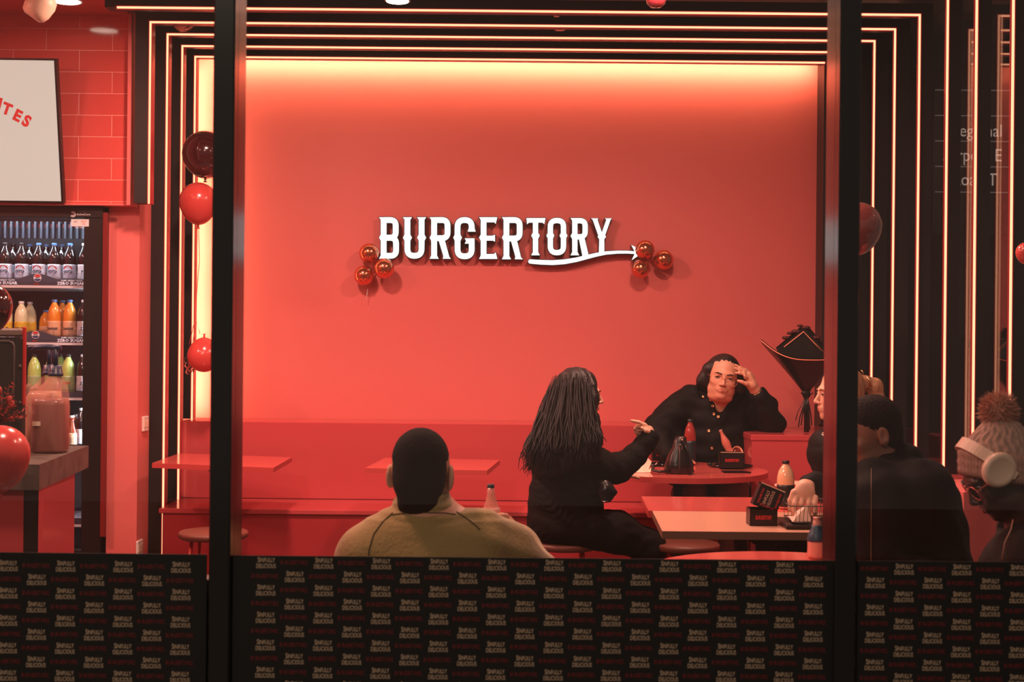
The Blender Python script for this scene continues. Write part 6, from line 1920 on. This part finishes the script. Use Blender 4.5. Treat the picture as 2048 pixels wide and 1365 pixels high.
# ------------------------------------------------------------------ person 6: seen from behind with a bottle
def person_back():
    Y0 = 3.84
    t = thing('person', 'person seen from behind in an olive fleece, holding up a small bottle', 'person', (MAN[0], Y0, 0), 'people in the shop')
    hd = Head(W(842, 951, Y0 + .0), yaw=178, pitch=8, sc=1.10, wide=1.02); hd.skinmat = M_skin2
    P = lambda x, y, d=0: W(x, y, Y0 + d)
    pel = Vector((MAN[0], Y0 - .01, .60)); che = P(868, 1130)
    shL, elL, wrL = P(735, 1100), P(715, 1270, .08), P(790, 1270, .30)
    shR, elR, wrR = P(985, 1095, .02), P(1082, 1165, .16), P(1020, 1062, .36)
    F = Field(.004)
    hd.skin(F)
    F.cone(hd.P(0, .03, -.04), P(848, 1040, .0), .064, .072, .03)
    torso(F, pel, che, None, None, None, (.17, .14, .14), (.19, .13, .18), .06)
    F.cone(P(760, 1085), P(960, 1085), .06, .06, .05)
    F.chain([shL, elL, wrL], [.055, .042, .028], .02); F.chain([shR, elR, wrR], [.055, .042, .029], .02)
    k = .005; d = .36
    F.chain([wrR, P(1010, 1050, d)], [.028, .028], .01); F.ell(P(1008, 1048, d), (.030, .036, .026), None, .012)
    for i, y in enumerate((1034, 1043, 1052, 1061)):       # fingers wrap round the bottle from behind
        F.chain([P(1012, y, d - .022), P(1004, y - 1, d - .038), P(988, y, d - .040), P(975, y + 1, d - .030)], [.0110, .0105, .0098, .0080], .004)
    F.chain([P(1010, 1042, d + .03), P(996, 1035, d + .042), P(982, 1031, d + .036)], [.0135, .0115, .009], k)
    F.ell(wrL + Vector((.05, .02, 0)), (.046, .038, .018), None, .012)
    for i in range(4):
        b = wrL + Vector((.09, -.01 + i * .018, .0)); F.chain([b, b + Vector((.032, 0, -.004)), b + Vector((.056, 0, -.012))], [.0098, .0088, .0074], .004)
    F.chain([pel + Vector((-.09, .05, 0)), Vector((pel.x - .14, 4.24, .56)), Vector((pel.x - .14, 4.24, .1))], [.09, .06, .04], .03)
    F.chain([pel + Vector((.09, .05, 0)), Vector((pel.x + .14, 4.24, .56)), Vector((pel.x + .14, 4.24, .1))], [.09, .06, .04], .03)
    F.build('body', M_skin2, t)
    hd.face(t)
    J = Field(.0055)
    J.ell(P(868, 1140), (.215, .150, .145), None, .07); J.ell(P(872, 1230), (.215, .155, .17), None, .07); J.ell(P(872, 1320), (.205, .16, .16), None, .06)
    J.cone(P(790, 1090), P(945, 1090), .088, .088, .07); J.ell(P(850, 1062), (.14, .085, .055), None, .06)
    J.chain([P(762, 1104), P(733, 1116), elL, wrL + Vector((-.03, 0, 0))], [.092, .082, .068, .05], .04)
    J.chain([P(965, 1092), P(1010, 1112, .05), elR, P(1036, 1090, .30), P(1026, 1072, .345)], [.092, .088, .070, .054, .044], .04)
    J.cone(P(847, 1050, -.005), P(846, 1010, -.012), .096, .082, .03); J.ell(P(846, 931, 0), (.2, .2, .075), None, .004, -1); J.ell(P(846, 985, .005), (.066, .070, .026), None, .005, -1)
    def folds(x, y, z): return .003 * np.sin(z * 90 + 4 * np.sin(x * 12)) * np.exp(-((x - P(1020, 1100).x) / .12) ** 2) + .0018 * np.sin(z * 210 + 2 * np.sin(x * 20)) * (z > P(0, 1030).z) + .0012 * np.sin(x * 40 + z * 31)
    J.build('jacket', M_olive, t, disp=folds)
    from mathutils.bvhtree import BVHTree
    jk = [o for o in t.children if o.name.startswith('jacket')][0]
    vs = [Vector(v.co) + t.location for v in jk.data.vertices]; bv = BVHTree.FromPolygons(vs, [tuple(p.vertices) for p in jk.data.polygons])
    def seam(pp, name='seam', r=.0022, mt=M_olived):
        pts = []
        for (x0, y0), (x1, y1) in zip(pp[:-1], pp[1:]):
            for f in np.linspace(0, 1, 7)[:-1]:
                c = W(x0 + (x1 - x0) * f, y0 + (y1 - y0) * f, 3.7); o_ = Vector((0, 0, CAMZ)); dv = (c - o_).normalized(); h_ = bv.ray_cast(o_, dv)
                if h_[0] is not None: pts.append(h_[0] - dv * (r * .2))
        if len(pts) > 2: MB().tube(pts, r, 6).build(name, mt, t)
    seam([(786, 1026), (765, 1045), (748, 1068), (738, 1100), (736, 1125)])
    seam([(905, 1020), (930, 1035), (950, 1050), (962, 1062)])
    seam([(784, 1030), (815, 1027), (850, 1026), (890, 1027), (915, 1030)])
    T = Field(.008); T.ell(pel, (.20, .17, .13), None, .05)
    for s_ in (-1, 1): T.chain([pel + Vector((s_ * .09, .05, 0)), Vector((pel.x + s_ * .14, 4.24, .56)), Vector((pel.x + s_ * .14, 4.24, .12))], [.11, .08, .055], .04)
    T.build('trousers', M_pants, t)
    Sx = Field(.008)
    for s_ in (-1, 1): foot(Sx, Vector((pel.x + s_ * .14, 4.24, .1)), (0, 1, 0))
    Sx.build('shoes', M_shoe, t)
    H = Field(.004)
    H.ell(hd.P(0, .018, .040), (.081, .100, .090), hd.RR(), .02); H.ell(hd.P(0, .048, -.022), (.073, .058, .062), hd.RR(), .03); H.ell(hd.P(0, .042, -.080), (.058, .044, .036), hd.RR(), .03)
    H.ell(hd.P(0, -.125, -.04), (.13, .09, .125), hd.RR(), .01, -1)
    for sx in (-1, 1): H.ell(hd.P(sx * .088, -.002, -.03), (.026, .034, .042), hd.RR(), .008, -1)
    H.build('hair', M_hairb, t, disp=lambda x, y, z: .0013 * np.sin(x * 500 + 5 * np.sin(z * 90)) * np.sin(y * 480 + z * 510))
    # the bottle
    c = P(984, 1074, .36); h = .0
    top = W(983, 975, Y0 + .36); bh = (W(983, 975, Y0 + .36) - W(983, 1078, Y0 + .36)).z
    b = bottle('small clear bottle with dark cap held up by the person in olive', (c.x, c.y, c.z), bh / .985, .0275, M_clearp, mat('cap_dark_teal', (36, 52, 56), .4), kind='glass', labm=mat('pink_label', (240, 180, 170), .4), lz=(.15, .55), liquid=mat('pink_drink', (246, 190, 170), .2), lfill=.5, caph=.07)
    b.rotation_euler = (0, math.radians(-2), 0)
person_back()
# the table in front of that person, hidden below the banner edge
